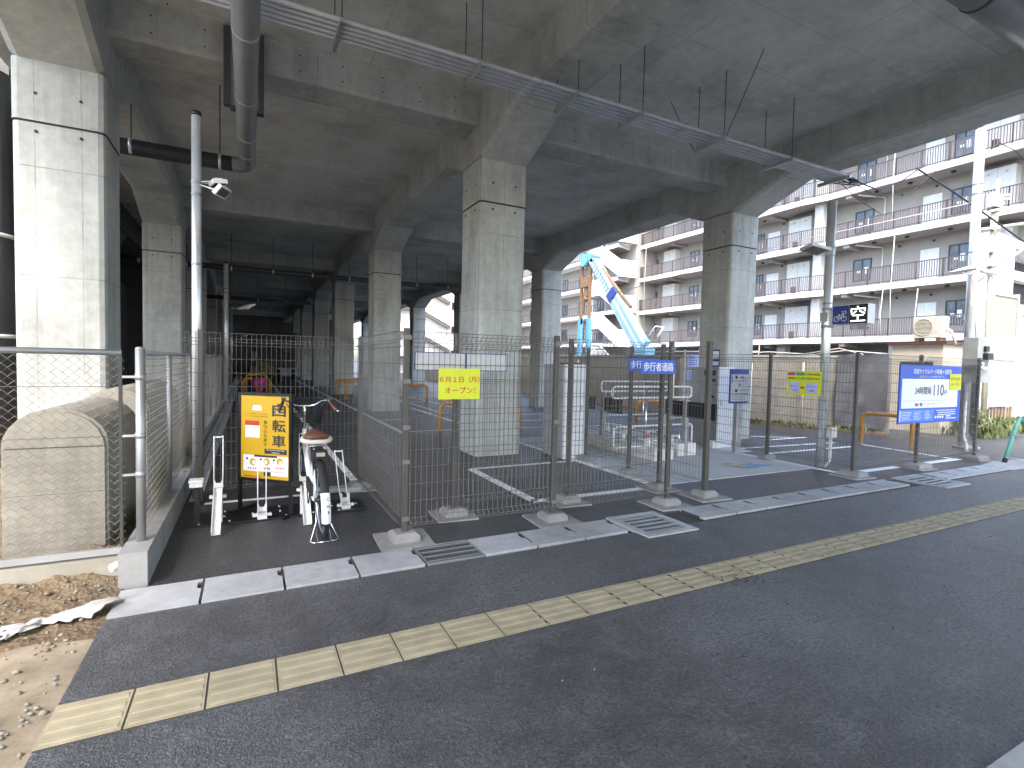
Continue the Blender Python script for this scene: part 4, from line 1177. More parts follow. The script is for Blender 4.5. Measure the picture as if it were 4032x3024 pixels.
# pink plastic bag on the barrier
m = MB(); vs = []; n = 16; cx, cy = .40, 24.5
for i, (z, rx, ry) in enumerate(((.70,.20,.05),(.66,.26,.10),(.52,.27,.13),(.36,.22,.12),(.20,.14,.09),(.06,.06,.05),(.0,.03,.03))):
    for k in range(n):
        a_ = 2*math.pi*k/n; w_ = 1+.16*math.sin(a_*5+i)
        vs.append((cx+.06*(z-.3)+math.cos(a_)*rx*w_, cy+math.sin(a_)*ry*w_, z))
m.add(vs, [(i*n+k, i*n+(k+1)%n, (i+1)*n+(k+1)%n, (i+1)*n+k) for i in range(6) for k in range(n)]+[tuple(range(n))], 0, True)
tag(m.build('plastic_bag', 'pink_bag'), 'pink and white plastic bag hanging from an orange barrier', 'bag')
# far parked machine under the back wall
t = thing('parked_cart', 'brown cart with black wheels parked against the far wall', 'cart', (1.0, 40.5, 0))
m = MB(); m.box(.1, 1.6, 40.2, 41.2, .35, .95); m.box(.5, 1.3, 40.3, 41.0, .95, 1.25); m.build('body', 'far_tan', t)
for x in (-.1, 1.9, 2.9):
    m = MB(); m.tube([(x-.12, 40.6, .38), (x+.12, 40.6, .38)], .38, 18); m.build('wheel', 'rubber', t)
m = MB(); m.box(1.7, 3.3, 40.5, 41.0, .25, .85); m.build('engine', 'box_grey', t)

# ================================================================== LAMP POLES
def flood(parent, c, yawd, size=(.13,.085), arm=None, tilt=25, double=False):
    fl = bpy.data.objects.new('floodlight', None); COL.objects.link(fl); fl.parent = parent; WL[fl.name] = Vector(WL[parent.name])
    c = Vector(c); q = R(yawd); d = Vector((math.sin(q), math.cos(q), 0)); s_ = Vector((math.cos(q), -math.sin(q), 0))
    tl = R(tilt); n = (d*math.sin(tl)-V*math.cos(tl)); f = d*math.cos(tl)+V*math.sin(tl)
    m = MB(); m.obox(c, s_*size[0], f*size[1], n*.022); m.obox(c-n*.03, s_*size[0]*.5, f*size[1]*.6, n*.012); m.build('housing', 'white_paint', fl)
    m = MB(); m.obox(c+n*.0235, s_*size[0]*.84, f*size[1]*.78, n*.002); m.build('glass', 'lens', fl)
    m = MB()
    if arm:
        for k in (-1, 1): m.bar(Vector(arm)+s_*.01*k, c+s_*size[0]*k*.9-f*size[1]*.2, .02, .006)
    m.build('bracket', 'white_paint', fl)
def pole(name, x, y, h, r, label, group=None, cap=True, z0=0):
    t = thing(name, label, 'lamp pole', (x, y, z0), group)
    m = MB(); m.cyl((x, y, z0), (x, y, h), r, 20); m.build('pole', 'galvanized', t)
    if cap: MB().cyl((x, y, h), (x, y, h+.045), r*1.06, 20).build('cap', 'black_paint', t)
    m = MB()
    for z in (h*.62, h*.83, h*.8): m.tube([(x, y, z-.012), (x, y, z+.012)], r+.005, 20)
    m.build('band', 'dull_zinc', t)
    return t
p1_ = pole('lamp_pole', -.505, 6.62, 4.15, .047, 'tall silver lamp pole with two white floodlights behind the bicycle rack')
flood(p1_, (-.30, 6.60, 3.47), 75, (.10,.07), (-.46,6.62,3.46), 10); flood(p1_, (-.26, 6.50, 3.36), 120, (.09,.06), (-.46,6.6,3.42), 48)
p2_ = pole('lamp_pole', -.61, 17.9, 4.36, .065, 'silver lamp pole with one floodlight in the middle of the fence line')
flood(p2_, (-.05, 17.75, 3.10), 60, (.24,.15), (-.55,17.9,3.02), 30)
p3_ = pole('lamp_pole', -.86, 32.3, 4.3, .08, 'farthest silver lamp pole along the fence line')
flood(p3_, (-.25, 32.1, 2.75), 60, (.3,.2), (-.8,32.3,2.65), 30)
p4_ = pole('lamp_pole', 8.32, 5.19, 4.27, .068, 'lamp pole carrying the bicycle parking display at the gate', cap=False)
flood(p4_, (7.80, 5.10, 3.44), -60, (.20,.15), (8.28,5.19,3.40), 15); 
m = MB(); m.bbox(8.30, 8.43, 5.0, 5.10, .50, .66, .006); m.build('junction_box', 'offwhite', p4_)
m = MB()
for k in (-1, 1): m.tube([(8.36+.02*k, 5.06, .5), (8.37+.02*k, 5.07, .12), (8.33+.02*k, 5.12, .0)], .014, 8)
m.tube([(8.41,5.19,3.0),(8.45,5.2,3.4),(8.40,5.15,3.55),(8.38,5.2,3.8),(8.44,5.2,3.6)], .008, 6); m.build('cable_pipe', 'offwhite', p4_)
# display: blue panel with a bicycle and a dot matrix panel
ds = thing('parking_display', 'dark parking display with bicycle symbol and lit dot letters on the gate pole', 'display', (8.42, 4.83, 2.3))
m = MB(); m.bbox(8.315, 8.50, 4.565, 5.10, 2.30, 2.60, .006); m.build('housing', 'machine_white', ds)
m = MB(); m.box(8.311, 8.3155, 4.845, 5.095, 2.305, 2.595); m.build('blue_panel', 'deep_blue', ds)
m = MB(); m.box(8.311, 8.3155, 4.57, 4.84, 2.305, 2.595); m.build('led_panel', 'black_paint', ds)
m = MB(); o = Vector((8.311, 5.095, 2.305))
def disc_ring(c, r_, w_):
    N = 24; c = Vector(c)
    vs = [c+UY*math.cos(2*math.pi*i/N)*(r_+k*w_)+V*math.sin(2*math.pi*i/N)*(r_+k*w_) for k in (0, 1) for i in range(N)]
    m.add(vs, [(i, (i+1) % N, (i+1) % N+N, i+N) for i in range(N)])
ox = Vector((-.0015, 0, 0))
disc_ring(o+ox+UY*.068+V*.085, .036, .007); disc_ring(o+ox+UY*.180+V*.085, .036, .007)
for (a0, b0), (a1, b1) in (((.068,.085),(.105,.15)),((.105,.15),(.13,.085)),((.068,.085),(.13,.085)),((.13,.085),(.165,.165)),((.105,.14),(.16,.15)),((.165,.165),(.18,.085)),((.165,.165),(.155,.195)),((.155,.195),(.135,.195)),((.09,.155),(.12,.155)),((.165,.165),(.21,.165)),((.21,.165),(.205,.20)),((.205,.20),(.17,.20))):
    A, B2 = o+ox+UY*a0+V*b0, o+ox+UY*a1+V*b1; m.bar(A, B2, .002, .007, (0,-(B2-A).z,-(B2-A).y*-1) if False else V.cross(Vector((1,0,0))).cross(B2-A) if False else (B2-A).cross(Vector((1,0,0))))
m.build('bicycle_symbol', 'sign_white', ds)
m = MB(); letters(m, '空', Vector((8.311, 4.815, 2.335)), UY, V, .215, .235, bold=-.004, lift=.0015)
for r_ in range(14):
    z = 2.33+r_*.0185
m.build('led_text', 'led_white', ds)
m = MB()
for z in (2.28, 2.56): m.tube([(8.32, 5.19, z-.02), (8.32, 5.19, z+.02)], .078, 16); m.box(8.30, 8.36, 5.09, 5.16, z-.015, z+.015)
m.box(8.22, 8.30, 5.15, 5.24, 2.36, 2.5); m.box(8.36, 8.46, 4.60, 4.75, 2.25, 2.298); m.build('clamp', 'box_grey', ds)
p5_ = pole('lamp_pole', 13.42, 5.36, 6.6, .085, 'tallest silver lamp pole at the right with grey control boxes', cap=False)
flood(p5_, (12.95, 5.25, 3.68), -75, (.26,.14), (13.35,5.36,3.62), -20); flood(p5_, (13.25, 5.0, 3.6), -5, (.24,.10), (13.4,5.3,3.6), 10)
m = MB(); m.bbox(12.98, 13.66, 5.02, 5.27, 1.74, 2.30, .008); m.bbox(13.05, 13.66, 5.0, 5.27, 1.40, 1.72, .008); m.build('control_box', 'box_grey', p5_)
m = MB(); m.bbox(13.18, 13.42, 4.93, 5.018, 1.86, 1.99, .008); m.bbox(13.2, 13.34, 4.97, 5.018, 2.02, 2.13, .006); m.build('lock', 'black_paint', p5_)
m = MB(); m.tube([(13.1,4.98,1.78),(13.0,4.95,1.70),(12.8,4.95,1.69)], .025, 8); m.tube([(13.35,4.98,1.80),(13.25,4.93,1.70),(12.95,4.93,1.66)], .025, 8)
m.tube([(13.30,5.3,1.4),(13.30,5.3,.25),(13.2,5.2,.08),(12.7,5.0,.04)], .03, 8); m.tube([(13.33,5.2,2.3),(13.28,5.2,2.6),(13.33,5.25,3.0)], .018, 8); m.build('cable_pipe', 'offwhite', p5_)
MB().cyl((13.5,5.33,0),(13.5,5.33,.04),.22,16).build('footing', 'pale_concrete', p5_)

# ================================================================== GATE MACHINES, FLAPS, RAILS
mc = thing('payment_machine', 'tall white and grey payment machine in front of the right column', 'machine', (8.36, 7.5, 0))
m = MB(); m.bbox(8.14, 8.56, 7.13, 7.16, .01, 1.59, .004); m.build('door', 'machine_white', mc)
m = MB(); m.bbox(8.145, 8.555, 7.16, 7.85, .01, 1.585, .006); m.build('body', 'machine_grey', mc)
m = MB(); m.box(8.135, 8.145, 7.22, 7.42, 1.30, 1.36); m.box(8.135, 8.145, 7.24, 7.36, .98, 1.03); m.build('slot', 'black_paint', mc)
m = MB(); m.box(8.138, 8.145, 7.22, 7.5, 1.42, 1.52); m.build('screen', 'pane_dark', mc)
m = MB(); m.box(8.20, 8.235, 7.122, 7.13, .84, .93); m.build('handle', 'dull_zinc', mc)
m = MB()
for z in (1.45, .75, .45): m.cyl((8.148, 7.126, z), (8.148, 7.126, z+.1), .008, 8)
m.build('hinge', 'machine_white', mc)
m = MB(); m.box(8.05, 8.13, 7.15, 7.3, .0, .16); m.build('foot_box', 'offwhite', mc)
m = MB(); m.box(8.137, 8.15, 7.14, 7.42, 1.59, 1.93); t = m.build('notice_panel', 'deep_blue', mc)
m = MB(); m.box(8.132, 8.1365, 7.155, 7.405, 1.75, 1.9); m.box(8.132, 8.1365, 7.155, 7.405, 1.62, 1.70); m.build('white_print', 'sign_white', t)
ip = thing('info_post', 'blue bordered information panel on a grey post at the gate', 'information panel', (8.06, 6.62, 0))
m = MB(); m.bbox(8.055, 8.20, 6.62, 6.70, .0, .95, .004); m.build('post', 'dull_zinc', ip)
m = MB(); m.bbox(7.81, 8.30, 6.585, 6.62, .93, 1.56, .006); m.build('board', 'deep_blue', ip)
o = Vector((7.81, 6.585, .93))
m = MB(); rect(m, o, U, V, .015, .475, .035, .535, .002); m.build('white_panel', 'panel_shade', ip)
m = MB(); rect(m, o, U, V, .015, .475, .165, .18, .004); rect(m, o, U, V, .03, .05, .38, .50, .004)
m.build('blue_print', 'deep_blue', ip)
m = MB()
for (a, b, c, d) in ((.12,.18,.45,.51),(.24,.36,.47,.49),(.22,.27,.34,.36),(.05,.42,.40,.405),(.05,.35,.42,.425),(.12,.19,.21,.26),(.22,.26,.31,.33),(.24,.44,.23,.235),(.24,.42,.25,.255),(.05,.4,.13,.135),(.05,.42,.1,.105),(.05,.38,.07,.075),(.28,.44,.43,.435)): rect(m, o, U, V, a, b, c, d, .004)
m.build('dark_print', 'print_dark', ip)
k2 = thing('gate_machine', 'tall white gate machine behind the second wire mesh fence', 'machine', (4.83, 7.5, 0))
m = MB(); m.bbox(4.62, 5.05, 7.17, 7.20, .01, 1.58, .004); m.build('door', 'machine_white', k2)
m = MB(); m.bbox(4.625, 5.045, 7.20, 7.85, .01, 1.575, .006); m.build('body', 'machine_grey', k2)
m = MB(); m.box(4.60, 4.90, 7.16, 7.5, 1.582, 1.60); m.build('top_plate', 'black_paint', k2)
m = MB(); m.box(4.95, 4.975, 7.162, 7.17, .8, .9); m.build('handle', 'dull_zinc', k2)
def island(x0, x1, y0, y1, h, label):
    t = thing('gate_island', label, 'gate', ((x0+x1)/2, (y0+y1)/2, 0))
    m = MB(); m.bbox(x0, x1, y0, y1, .004, h, .01); m.build('base', 'dirty_white', t)
    m = MB()
    for k in range(4):
        y = y0+.25+k*(y1-y0-.4)/3
        m.bbox(x0+.06, x0+.14, y, y+.08, h, h+.12, .006); m.bbox(x1-.16, x1-.06, y+.1, y+.22, h, h+.09, .006)
    m.build('guide_block', 'white_paint', t)
    m = MB(); m.tube([(x0+.2, y0+.1, h+.06), (x0+.2, y1-.1, h+.06)], .018, 8); m.build('guide_rail', 'chrome', t)
    m = MB(); m.box(x1-.12, x1-.05, y0+.55, y0+.62, h, h+.14); m.build('reflector', 'reflector', t)
    return t
island(6.0, 6.43, 6.52, 8.9, .22, 'long low white gate island on the left lane')
island(6.74, 7.18, 6.74, 9.0, .22, 'low white gate island on the right lane')
def loop(x0, x1, y, z0, z1, legs, label, r=.018):
    t = thing('gate_rail', label, 'railing', ((x0+x1)/2, y, 0)); c = .06; pts = []
    for (cx, cz, a0) in ((x1-c, z1-c, 0), (x0+c, z1-c, 90), (x0+c, z0+c, 180), (x1-c, z0+c, 270)):
        for i in range(5): q = R(a0+22.5*i); pts.append((cx+c*math.cos(q), y, cz+c*math.sin(q)))
    m = MB(); m.tube(pts, r, 8, 0, True); m.build('loop', 'white_paint', t)
    m = MB()
    for x in legs: m.cyl((x, y+.02, 0), (x, y+.02, z1-.02), r*.9, 8)
    m.build('leg', 'chrome', t)
loop(5.39, 7.18, 6.9, 1.03, 1.22, (6.15, 7.1), 'nearer white tube loop rail across the gate lanes')
loop(6.28, 8.05, 8.4, 1.05, 1.25, (6.4, 7.4), 'farther white tube loop rail across the gate lanes')
loop(5.41, 7.18, 6.86, .2, .55, (6.9,), 'low white tube frame for the front wheels at the gate', .016)
loop(6.28, 8.1, 8.35, .22, .57, (7.9,), 'low white tube frame behind the gate flaps', .016)
def flap(x, y0, y1, z0, z1, label):
    t = thing('gate_flap', label, 'gate flap', (x, (y0+y1)/2, 0), 'black gate flaps')
    m = MB(); m.bbox(x-.02, x+.02, y0, y1, z0, z1, .006); m.build('flap', 'black_paint', t)
    yy = y1+.04
    m = MB(); m.bbox(x-.04, x+.04, yy-.03, yy+.05, .0, z1+.02, .006); m.build('post', 'dull_zinc', t)
flap(6.22, 8.52, 9.12, .68, .96, 'farthest black gate flap, left of the four')
flap(6.08, 7.50, 8.0, .69, .965, 'black gate flap second from the left')
flap(6.95, 6.85, 7.28, .70, .97, 'black gate flap in the middle behind the fence posts')
flap(6.93, 6.10, 6.72, .69, .97, 'nearest black gate flap beside the payment machine')
for z0, z1, lab in ((1.58, 1.90, 'upper pale violet notice hanging behind the gate'), (1.235, 1.50, 'lower pale violet notice hanging behind the gate')):
    t = thing('violet_notice', lab, 'notice', (9.9, 9.5, z0)); m = MB(); m.box(9.70, 10.12, 9.5, 9.51, z0, z1); m.build('board', 'lilac', t)
    m = MB()
    for k in range(5): m.box(9.75, 9.92+.03*((k*7) % 5), 9.497, 9.5, z1-.06-.05*k, z1-.045-.05*k)
    m.build('dark_print', 'deep_blue', t)
t = tag(MB().box(9.89, 10.07, 9.49, 9.498, 1.03, 1.20).build('yellow_tag', 'olive_yellow'), 'small yellow square tag below the pale violet notices', 'tag')
t = tag(MB().box(9.63, 9.67, 9.515, 9.55, 0, 2.0).build('notice_post', 'offwhite'), 'thin pale post holding the two violet notices', 'post')
# ================================================================== BACK WALL, HUT
pw = [(14.36,7.26),(13.1,10.4),(12.6,12.6),(13.3,24),(13.8,46)]
t = thing('block_wall', 'weathered grey concrete block wall closing the back of the car park', 'wall', (13, 12, 0))
m = MB()
for (a, b) in zip(pw, pw[1:]):
    A, B2 = Vector((*a, 0)), Vector((*b, 0)); d = (B2-A).normalized(); n = Vector((-d.y, d.x, 0))
    m.obox((A+B2)/2+V*.93, d*((B2-A).length/2), n*.07, V*.98)
m.build('wall', 'wall_concrete', t)
m = MB()
for (a, b) in zip(pw, pw[1:]):
    A, B2 = Vector((*a, 1.94)), Vector((*b, 1.94)); d = (B2-A).normalized(); n = Vector((-d.y, d.x, 0))
    m.obox((A+B2)/2, d*((B2-A).length/2), n*.09, V*.03)
m.build('coping', 'pale_concrete', t)
m = MB(); m.prism([(14.2,7.2),(12.95,10.3),(12.4,12.6),(13.05,24),(12.9,24),(12.25,12.6),(12.8,10.25),(14.05,7.13)], 'z', -.02, .05); tag(m.build('rusty_edging', 'rust'), 'rust brown edging strip along the foot of the block wall', 'edging')
m = MB(); vs = []
for i in range(13):
    f = i/12; x = 14.30-f*.44; y = 7.28+f*1.0
    for k in range(9):
        z = .12+k*.235+(.03*math.sin(f*12) if k == 8 else 0); o_ = -.09-.03*math.sin(f*17+k)-.02*math.sin(k*2.2+f*5)
        vs.append((x+o_, y+o_*.3, z))
m.add(vs, [(i*9+k, i*9+k+1, (i+1)*9+k+1, (i+1)*9+k) for i in range(12) for k in range(8)], 0, True)
tag(m.build('dark_tarp', 'tarp'), 'dark blue grey mesh tarp hung over the near end of the block wall', 'tarp')
for (x, y, h) in ((12.95,10.2,1.72),(13.42,8.95,1.78),(12.3,12.6,1.7),(12.9,19,1.8)):
    tag(MB().cyl((x, y, 0), (x, y, h), .022, 8).add([], []).build('stake', 'rope'), {10.2: 'pale stake left of the yellow green notice by the wall', 8.95: 'pale stake right of the yellow green notice by the wall', 12.6: 'pale stake by the wall behind the machine', 19: 'far pale stake by the block wall'}[y], 'stake')
t = thing('rope_line', 'pale cords and pipes strung along the top of the block wall', 'cords', (13.3, 10, 1.95))
m = MB(); m.tube([(14.3,7.35,2.02),(13.95,8.2,2.10),(13.7,8.9,1.99),(13.3,9.9,2.06),(13.05,10.4,2.03),(12.6,12.4,2.05)], .014, 6)
m.tube([(14.1,7.8,2.0),(13.9,8.3,2.16),(13.6,9.1,2.0)], .012, 6); m.tube([(13.2,10.2,2.06),(12.2,13.4,2.06)], .028, 6); m.build('cord', 'rope', t)
# weeds along the foot of the wall and under the shed
def weeds(name, pts, n, h, mat, label, spread=.12):
    m = MB()
    for i in range(n):
        a = random.random()*(len(pts)-1); k = int(a); f = a-k
        x = pts[k][0]+(pts[k+1][0]-pts[k][0])*f+random.gauss(0, spread); y = pts[k][1]+(pts[k+1][1]-pts[k][1])*f+random.gauss(0, spread)
        q = random.uniform(0, 6.28); hh = h*random.uniform(.35, 1.1); l = random.uniform(.02, .05)
        dx, dy = math.cos(q), math.sin(q); tl = random.uniform(.1, .5)*hh
        m.add([(x-dy*l*.3, y+dx*l*.3, 0), (x+dy*l*.3, y-dx*l*.3, 0), (x+dx*tl*.6+dy*l, y+dy*tl*.6-dx*l, hh*.65), (x+dx*tl, y+dy*tl, hh), (x+dx*tl*.6-dy*l, y+dy*tl*.6+dx*l, hh*.65)], [(0,1,2,4),(4,2,3)])
    tag(m.build(name, mat), kind='stuff')
weeds('weeds', [(13.95,7.6),(13.0,10.2),(12.5,12.5)], 500, .16, 'leaf', '')
weeds('weeds', [(16.0,6.2),(18.3,6.6),(22,6.9)], 2600, .30, 'leaf_pale', '', .22)
def shrub(x, y, h, r, label, mat='leaf'):
    t = thing('shrub', label, 'shrub', (x, y, 0)); m = MB()
    for i in range(7): a = random.uniform(0, 6.28); m.tube([(x, y, 0), (x+math.cos(a)*r*.4, y+math.sin(a)*r*.4, h*.55), (x+math.cos(a)*r*.7, y+math.sin(a)*r*.7, h*.85)], [.02,.012,.005], 5)
    m.build('stem', 'far_tan', t); m = MB()
    for i in range(520):
        a, b = random.uniform(0, 6.28), math.acos(random.uniform(-.6, 1)); k = r*random.uniform(.4, 1.05)*(1+.3*math.sin(a*3))
        c = Vector((x+math.cos(a)*math.sin(b)*k, y+math.sin(a)*math.sin(b)*k, h*.6+math.cos(b)*h*.42*random.uniform(.6, 1.1)))
        u_ = Vector((random.gauss(0,1), random.gauss(0,1), random.gauss(0,1))).normalized(); w_ = u_.orthogonal().normalized(); s_ = random.uniform(.03, .06)
        m.add([c-u_*s_, c+w_*s_*.5, c+u_*s_, c-w_*s_*.5], [(0,1,2,3)])
    m.build('foliage', mat, t)
shrub(16.55, 6.5, .75, .3, 'small leafy shrub beside the grey pole and white shed', 'leaf_pale')
ht = thing('beige_hut', 'beige flat roofed hut with maroon roof edge', 'hut', (16.6, 7.5, 0))
MB().box(15.75, 17.2, 6.8, 7.98, 0, 2.30).build('wall', 'beige_wall', ht)
m = MB(); m.box(15.66, 17.3, 6.70, 8.06, 2.30, 2.38); m.build('roof', 'maroon', ht)
wn = MB().box(15.735, 15.75, 7.0, 7.75, 1.0, 1.86).build('window', 'window_frame', ht)
m = MB(); m.box(15.728, 15.734, 7.04, 7.35, 1.05, 1.74); m.box(15.728, 15.734, 7.40, 7.71, 1.05, 1.74); m.build('pane', 'pane', wn)
m = MB()
for k in range(12): y = 7.05+k*.056; m.box(15.722, 15.727, y, y+.03, 1.1, 1.64)
m.build('curtain', 'offwhite', wn)
ac = thing('air_conditioner', 'beige outdoor air conditioner unit on the hut roof', 'air conditioner', (15.95, 7.2, 2.40))
m = MB(); m.bbox(15.78, 16.12, 6.86, 7.53, 2.48, 3.03, .012); m.build('casing', 'ac_beige', ac)
m = MB(); m.tube([(15.772, 7.28, 2.755), (15.785, 7.28, 2.755)], .215, 28); m.build('fan_grille', 'mesh_tan', ac)
m = MB()
for z in (2.63, 2.755, 2.88): m.box(15.765, 15.771, 7.08, 7.48, z-.006, z+.006)
m.ring((15.77, 7.28, 2.755), (1,0,0), .215, .008, 28, 6); m.build('grille_bar', 'ac_beige', ac)
m = MB(); m.box(15.8, 16.1, 6.9, 7.0, 2.40, 2.48); m.box(15.8, 16.1, 7.38, 7.48, 2.40, 2.48); m.build('foot', 'rust', ac)
m = MB(); m.tube([(16.0,6.85,2.7),(16.0,6.78,2.66),(16.05,6.72,2.5),(16.1,6.70,2.3)], .035, 8); m.build('pipe', 'ac_beige', ac)

# ================================================================== APARTMENT BUILDING
apt = thing('apartment_building', 'five storey pale apartment block with brown balcony railings and white floor edges', 'apartment building', (36, 22, 0))
FB = [3.24, 6.20, 9.15, 12.10, 15.05]
XW, XE, XL = 33.6, 32.0, 31.65
MB().box(XW, 44, 0, 42, 0, 18.5).build('wall', 'facade', apt)
m = MB(); m.box(XW-.005, XW, 0, 42, .0, 3.2); m.build('ground_floor_shade', 'dark_concrete', apt)  # thin dark sheet painting the shade of the ground floor recess
def edge_poly(e=0.0):
    return [(XW, 0), (XE+e, 0), (XE+e, 20.2), (XL+e, 21.7), (XL+e, 38.2), (XL-2.4, 37.2), (XL-2.4, 41.2), (XW, 41.2)]
for fb in FB:
    m = MB(); P = edge_poly(); m.prism(P, 'z', fb, fb+.33); m.build('balcony_floor', 'fascia_white', apt)
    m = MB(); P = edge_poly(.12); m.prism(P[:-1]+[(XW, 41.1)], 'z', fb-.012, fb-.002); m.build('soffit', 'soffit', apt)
    # cross ribs under the slab
    m = MB()
    for y in (18.9, 24.0, 33.4): m.box(XE+.1, XW, y, y+.32, fb-.22, fb-.013)
    m.build('rib', 'soffit', apt)
    if fb > 14: continue
    def rail(x, y0, y1, x2=None):
        m = MB(); x2 = x if x2 is None else x2
        A, B2 = Vector((x+.06, y0, 0)), Vector((x2+.06, y1, 0)); d = (B2-A); L = d.length; d.normalize()
        for z, h_ in ((fb+1.31, .045), (fb+.44, .035)): m.bar(A+V*z, B2+V*z, .05, h_)
        n_ = max(1, round(L/1.22))
        for i in range(n_+1): q = A+d*(L*i/n_); m.bar(q+V*(fb+.33), q+V*(fb+1.31), .05, .05, d)
        k = int(L/.115)
        for i in range(1, k):
            q = A+d*(L*i/k); m.bar(q+V*(fb+.45), q+V*(fb+1.30), .03, .05, Vector((-d.y, d.x, 0)), 1)
        return m.build('railing', ['rail_brown', 'slat_grey'], apt)
    rail(XE, .5, 20.2); rail(XE, 20.2, 21.7, XL); rail(XL, 21.7, 38.1)
def window(y0, y1, z0, z1, parent=apt, x=XW, paper=True):
    m = MB(); f = .06
    m.box(x-.05, x-.001, y0-f, y1+f, z0-f, z0); m.box(x-.05, x-.001, y0-f, y1+f, z1, z1+f)
    m.box(x-.05, x-.001, y0-f, y0, z0, z1); m.box(x-.05, x-.001, y1, y1+f, z0, z1); m.box(x-.05, x-.001, (y0+y1)/2-.03, (y0+y1)/2+.03, z0, z1)
    w_ = m.build('window', 'window_frame', parent)
    m = MB(); m.box(x-.02, x-.004, y0, (y0+y1)/2-.03, z0, z1); m.box(x-.02, x-.004, (y0+y1)/2+.03, y1, z0, z1); m.build('pane', 'pane', w_)
    if paper:
        m = MB(); a = y0+.12; m.box(x-.025, x-.021, a, a+.22, z0+.35, z0+.75); b = y1-.36; m.box(x-.025, x-.021, b, b+.2, z0+.45, z0+.58); m.build('note', 'sign_white', w_)
def door(y0, y1, z0, z1, parent=apt, x=XW):
    m = MB(); m.box(x-.04, x-.001, y0, y1, z0, z1); d_ = m.build('door', 'door_white', parent)
    m = MB(); c = (y0+y1)/2; m.box(x-.046, x-.041, c-.02, c+.02, z0, z1); m.box(x-.046, x-.041, y0, y1, z0+1.25, z0+1.3); m.build('muntin', 'sign_white', d_)
    m = MB(); m.box(x-.07, x-.042, y1-.12, y1-.08, z0+.7, z0+1.1); m.build('handle', 'steel_dark', d_)
def meterbox(y0, y1, z0, z1):
    m = MB(); x = XW-.62
    m.box(x, XW-.01, y0, y1, z0, z1); b_ = m.build('meter_cabinet', 'panel_grey', apt)
    m = MB(); c = (y0+y1)/2; m.box(x-.006, x-.001, c-.012, c+.012, z0, z1)
    for q in (.25, .75):
        yy = y0+(y1-y0)*q; m.tube([(x-.008, yy, z1-.25), (x-.001, yy, z1-.25)], .075, 12)
    m.build('seam', 'box_grey', b_)
for i, fb in enumerate(FB[:4]):
    z = fb+.95
    for a, b in ((18.43,19.38),(13.64,14.44),(7.6,8.5),(32.0,32.9),(36.88,37.58)): window(a, b, z, fb+2.16)
    window(25.86, 26.3, z-.1, fb+2.2, paper=True)
    for a, b in ((14.94,15.82),(24.55,25.5),(9.6,10.5),(30.2,31.0)): door(a, b, fb+.33, fb+2.2)
    meterbox(21.9, 23.5, fb+.33, fb+2.55); meterbox(11.7, 13.1, fb+.33, fb+2.6); meterbox(34.1, 35.5, fb+.33, fb+2.6)
    m = MB(); m.cyl((XW-.06, 17.77, fb+.33), (XW-.06, 17.77, fb+2.7), .045, 8); m.tube([(XW-.06, 17.77, fb+2.7), (XE+.3, 18.6, fb+2.86)], .045, 8)
    m.cyl((XW-.06, 35.8, fb+.33), (XW-.06, 35.8, fb+2.9), .045, 8); m.build('downspout', 'offwhite', apt)
    m = MB()
    for y in (16.9, 15.2, 24.3, 26.6, 13.2, 29.5): m.cyl((XW-.10, y, fb+2.62), (XW, y, fb+2.62), .06, 10); m.cyl((XE+.7, y+.9, fb+2.84), (XE+.7, y+.9, fb+2.93), .11, 10)
    m.build('vent', 'steel_dark', apt)
    m = MB()
    for y in (22.4, 12.2): m.box(XE+.25, XE+.45, y, y+.25, fb+.33, fb+.85)
    m.build('extinguisher_box', 'maroon', apt)
m = MB(); m.box(XL+.75, XW, 20.75, 21.3, 3.57, 18); m.build('fin', 'panel_grey', apt)
m = MB()
for y in (4, 10, 16, 23, 30, 37): m.box(XE+.4, XE+1.0, y, y+.6, 0, 3.24)
m.build('pillar', 'facade', apt)
# escape ropes hanging between the floors
t = thing('escape_cord', 'pale cords hanging down in front of the apartment balconies', 'cord', (31.5, 22, 3))
for y, z0, z1 in ((16.3,9.3,15.0),(16.15,3.5,9.0),(14.9,3.4,6.0),(16.6,3.5,6.1),(25.0,5.6,12.2),(25.6,3.4,6.4),(19.7,3.3,5.4),(36.2,5.4,12.1),(24.3,.8,3.2)):
    m = MB(); m.tube([(31.55, y, z0), (31.5, y+.05, (z0+z1)/2), (31.55, y, z1)], .022, 5); m.build('cord', 'rope', t)
# stair wing: white zigzag parapets catching the sun
sx = XL-2.4
stw = thing('stair_tower', 'white zigzag outdoor staircase at the end of the balcony block', 'staircase', (sx+1, 39.5, 0))
for z in (2.0, 4.95, 8.05, 11.15, 14.2):
    m = MB(); Y0, Y1, Y2 = 41.4, 39.6, 37.0; h_ = 1.5; dz = 1.65
    m.prism([(Y0, z), (Y1, z), (Y2, z-dz), (Y2, z-dz+h_), (Y1, z+h_), (Y0, z+h_)], 'x', sx-.15, sx); m.build('flight_parapet', 'fascia_white', stw)
    m = MB(); m.prism([(Y1, z-.15), (Y2, z-dz-.15), (Y2, z-dz), (Y1, z)], 'x', sx, sx+1.3); m.box(sx, sx+2.4, Y1, Y0, z-.15, z); m.build('flight', 'soffit', stw)
    m = MB(); m.box(sx-.15, sx+1.9, Y2-.14, Y2, z-dz-.05, z-dz+1.45); m.build('end_parapet', 'fascia_white', stw)
    m = MB(); m.bar((sx-.17, Y0, z+.15), (sx-.17, Y0, z+h_-.1), .03, .03); m.bar((sx-.17, Y1, z+.15), (sx-.17, Y1, z+h_-.1), .03, .03); m.bar((sx-.17, Y0, z+h_-.1), (sx-.17, Y1, z+h_-.1), .03, .03); m.bar((sx-.17, Y1, z+h_-.1), (sx-.17, Y2, z-dz+h_-.1), .03, .03); m.build('rail', 'rail_brown', stw)
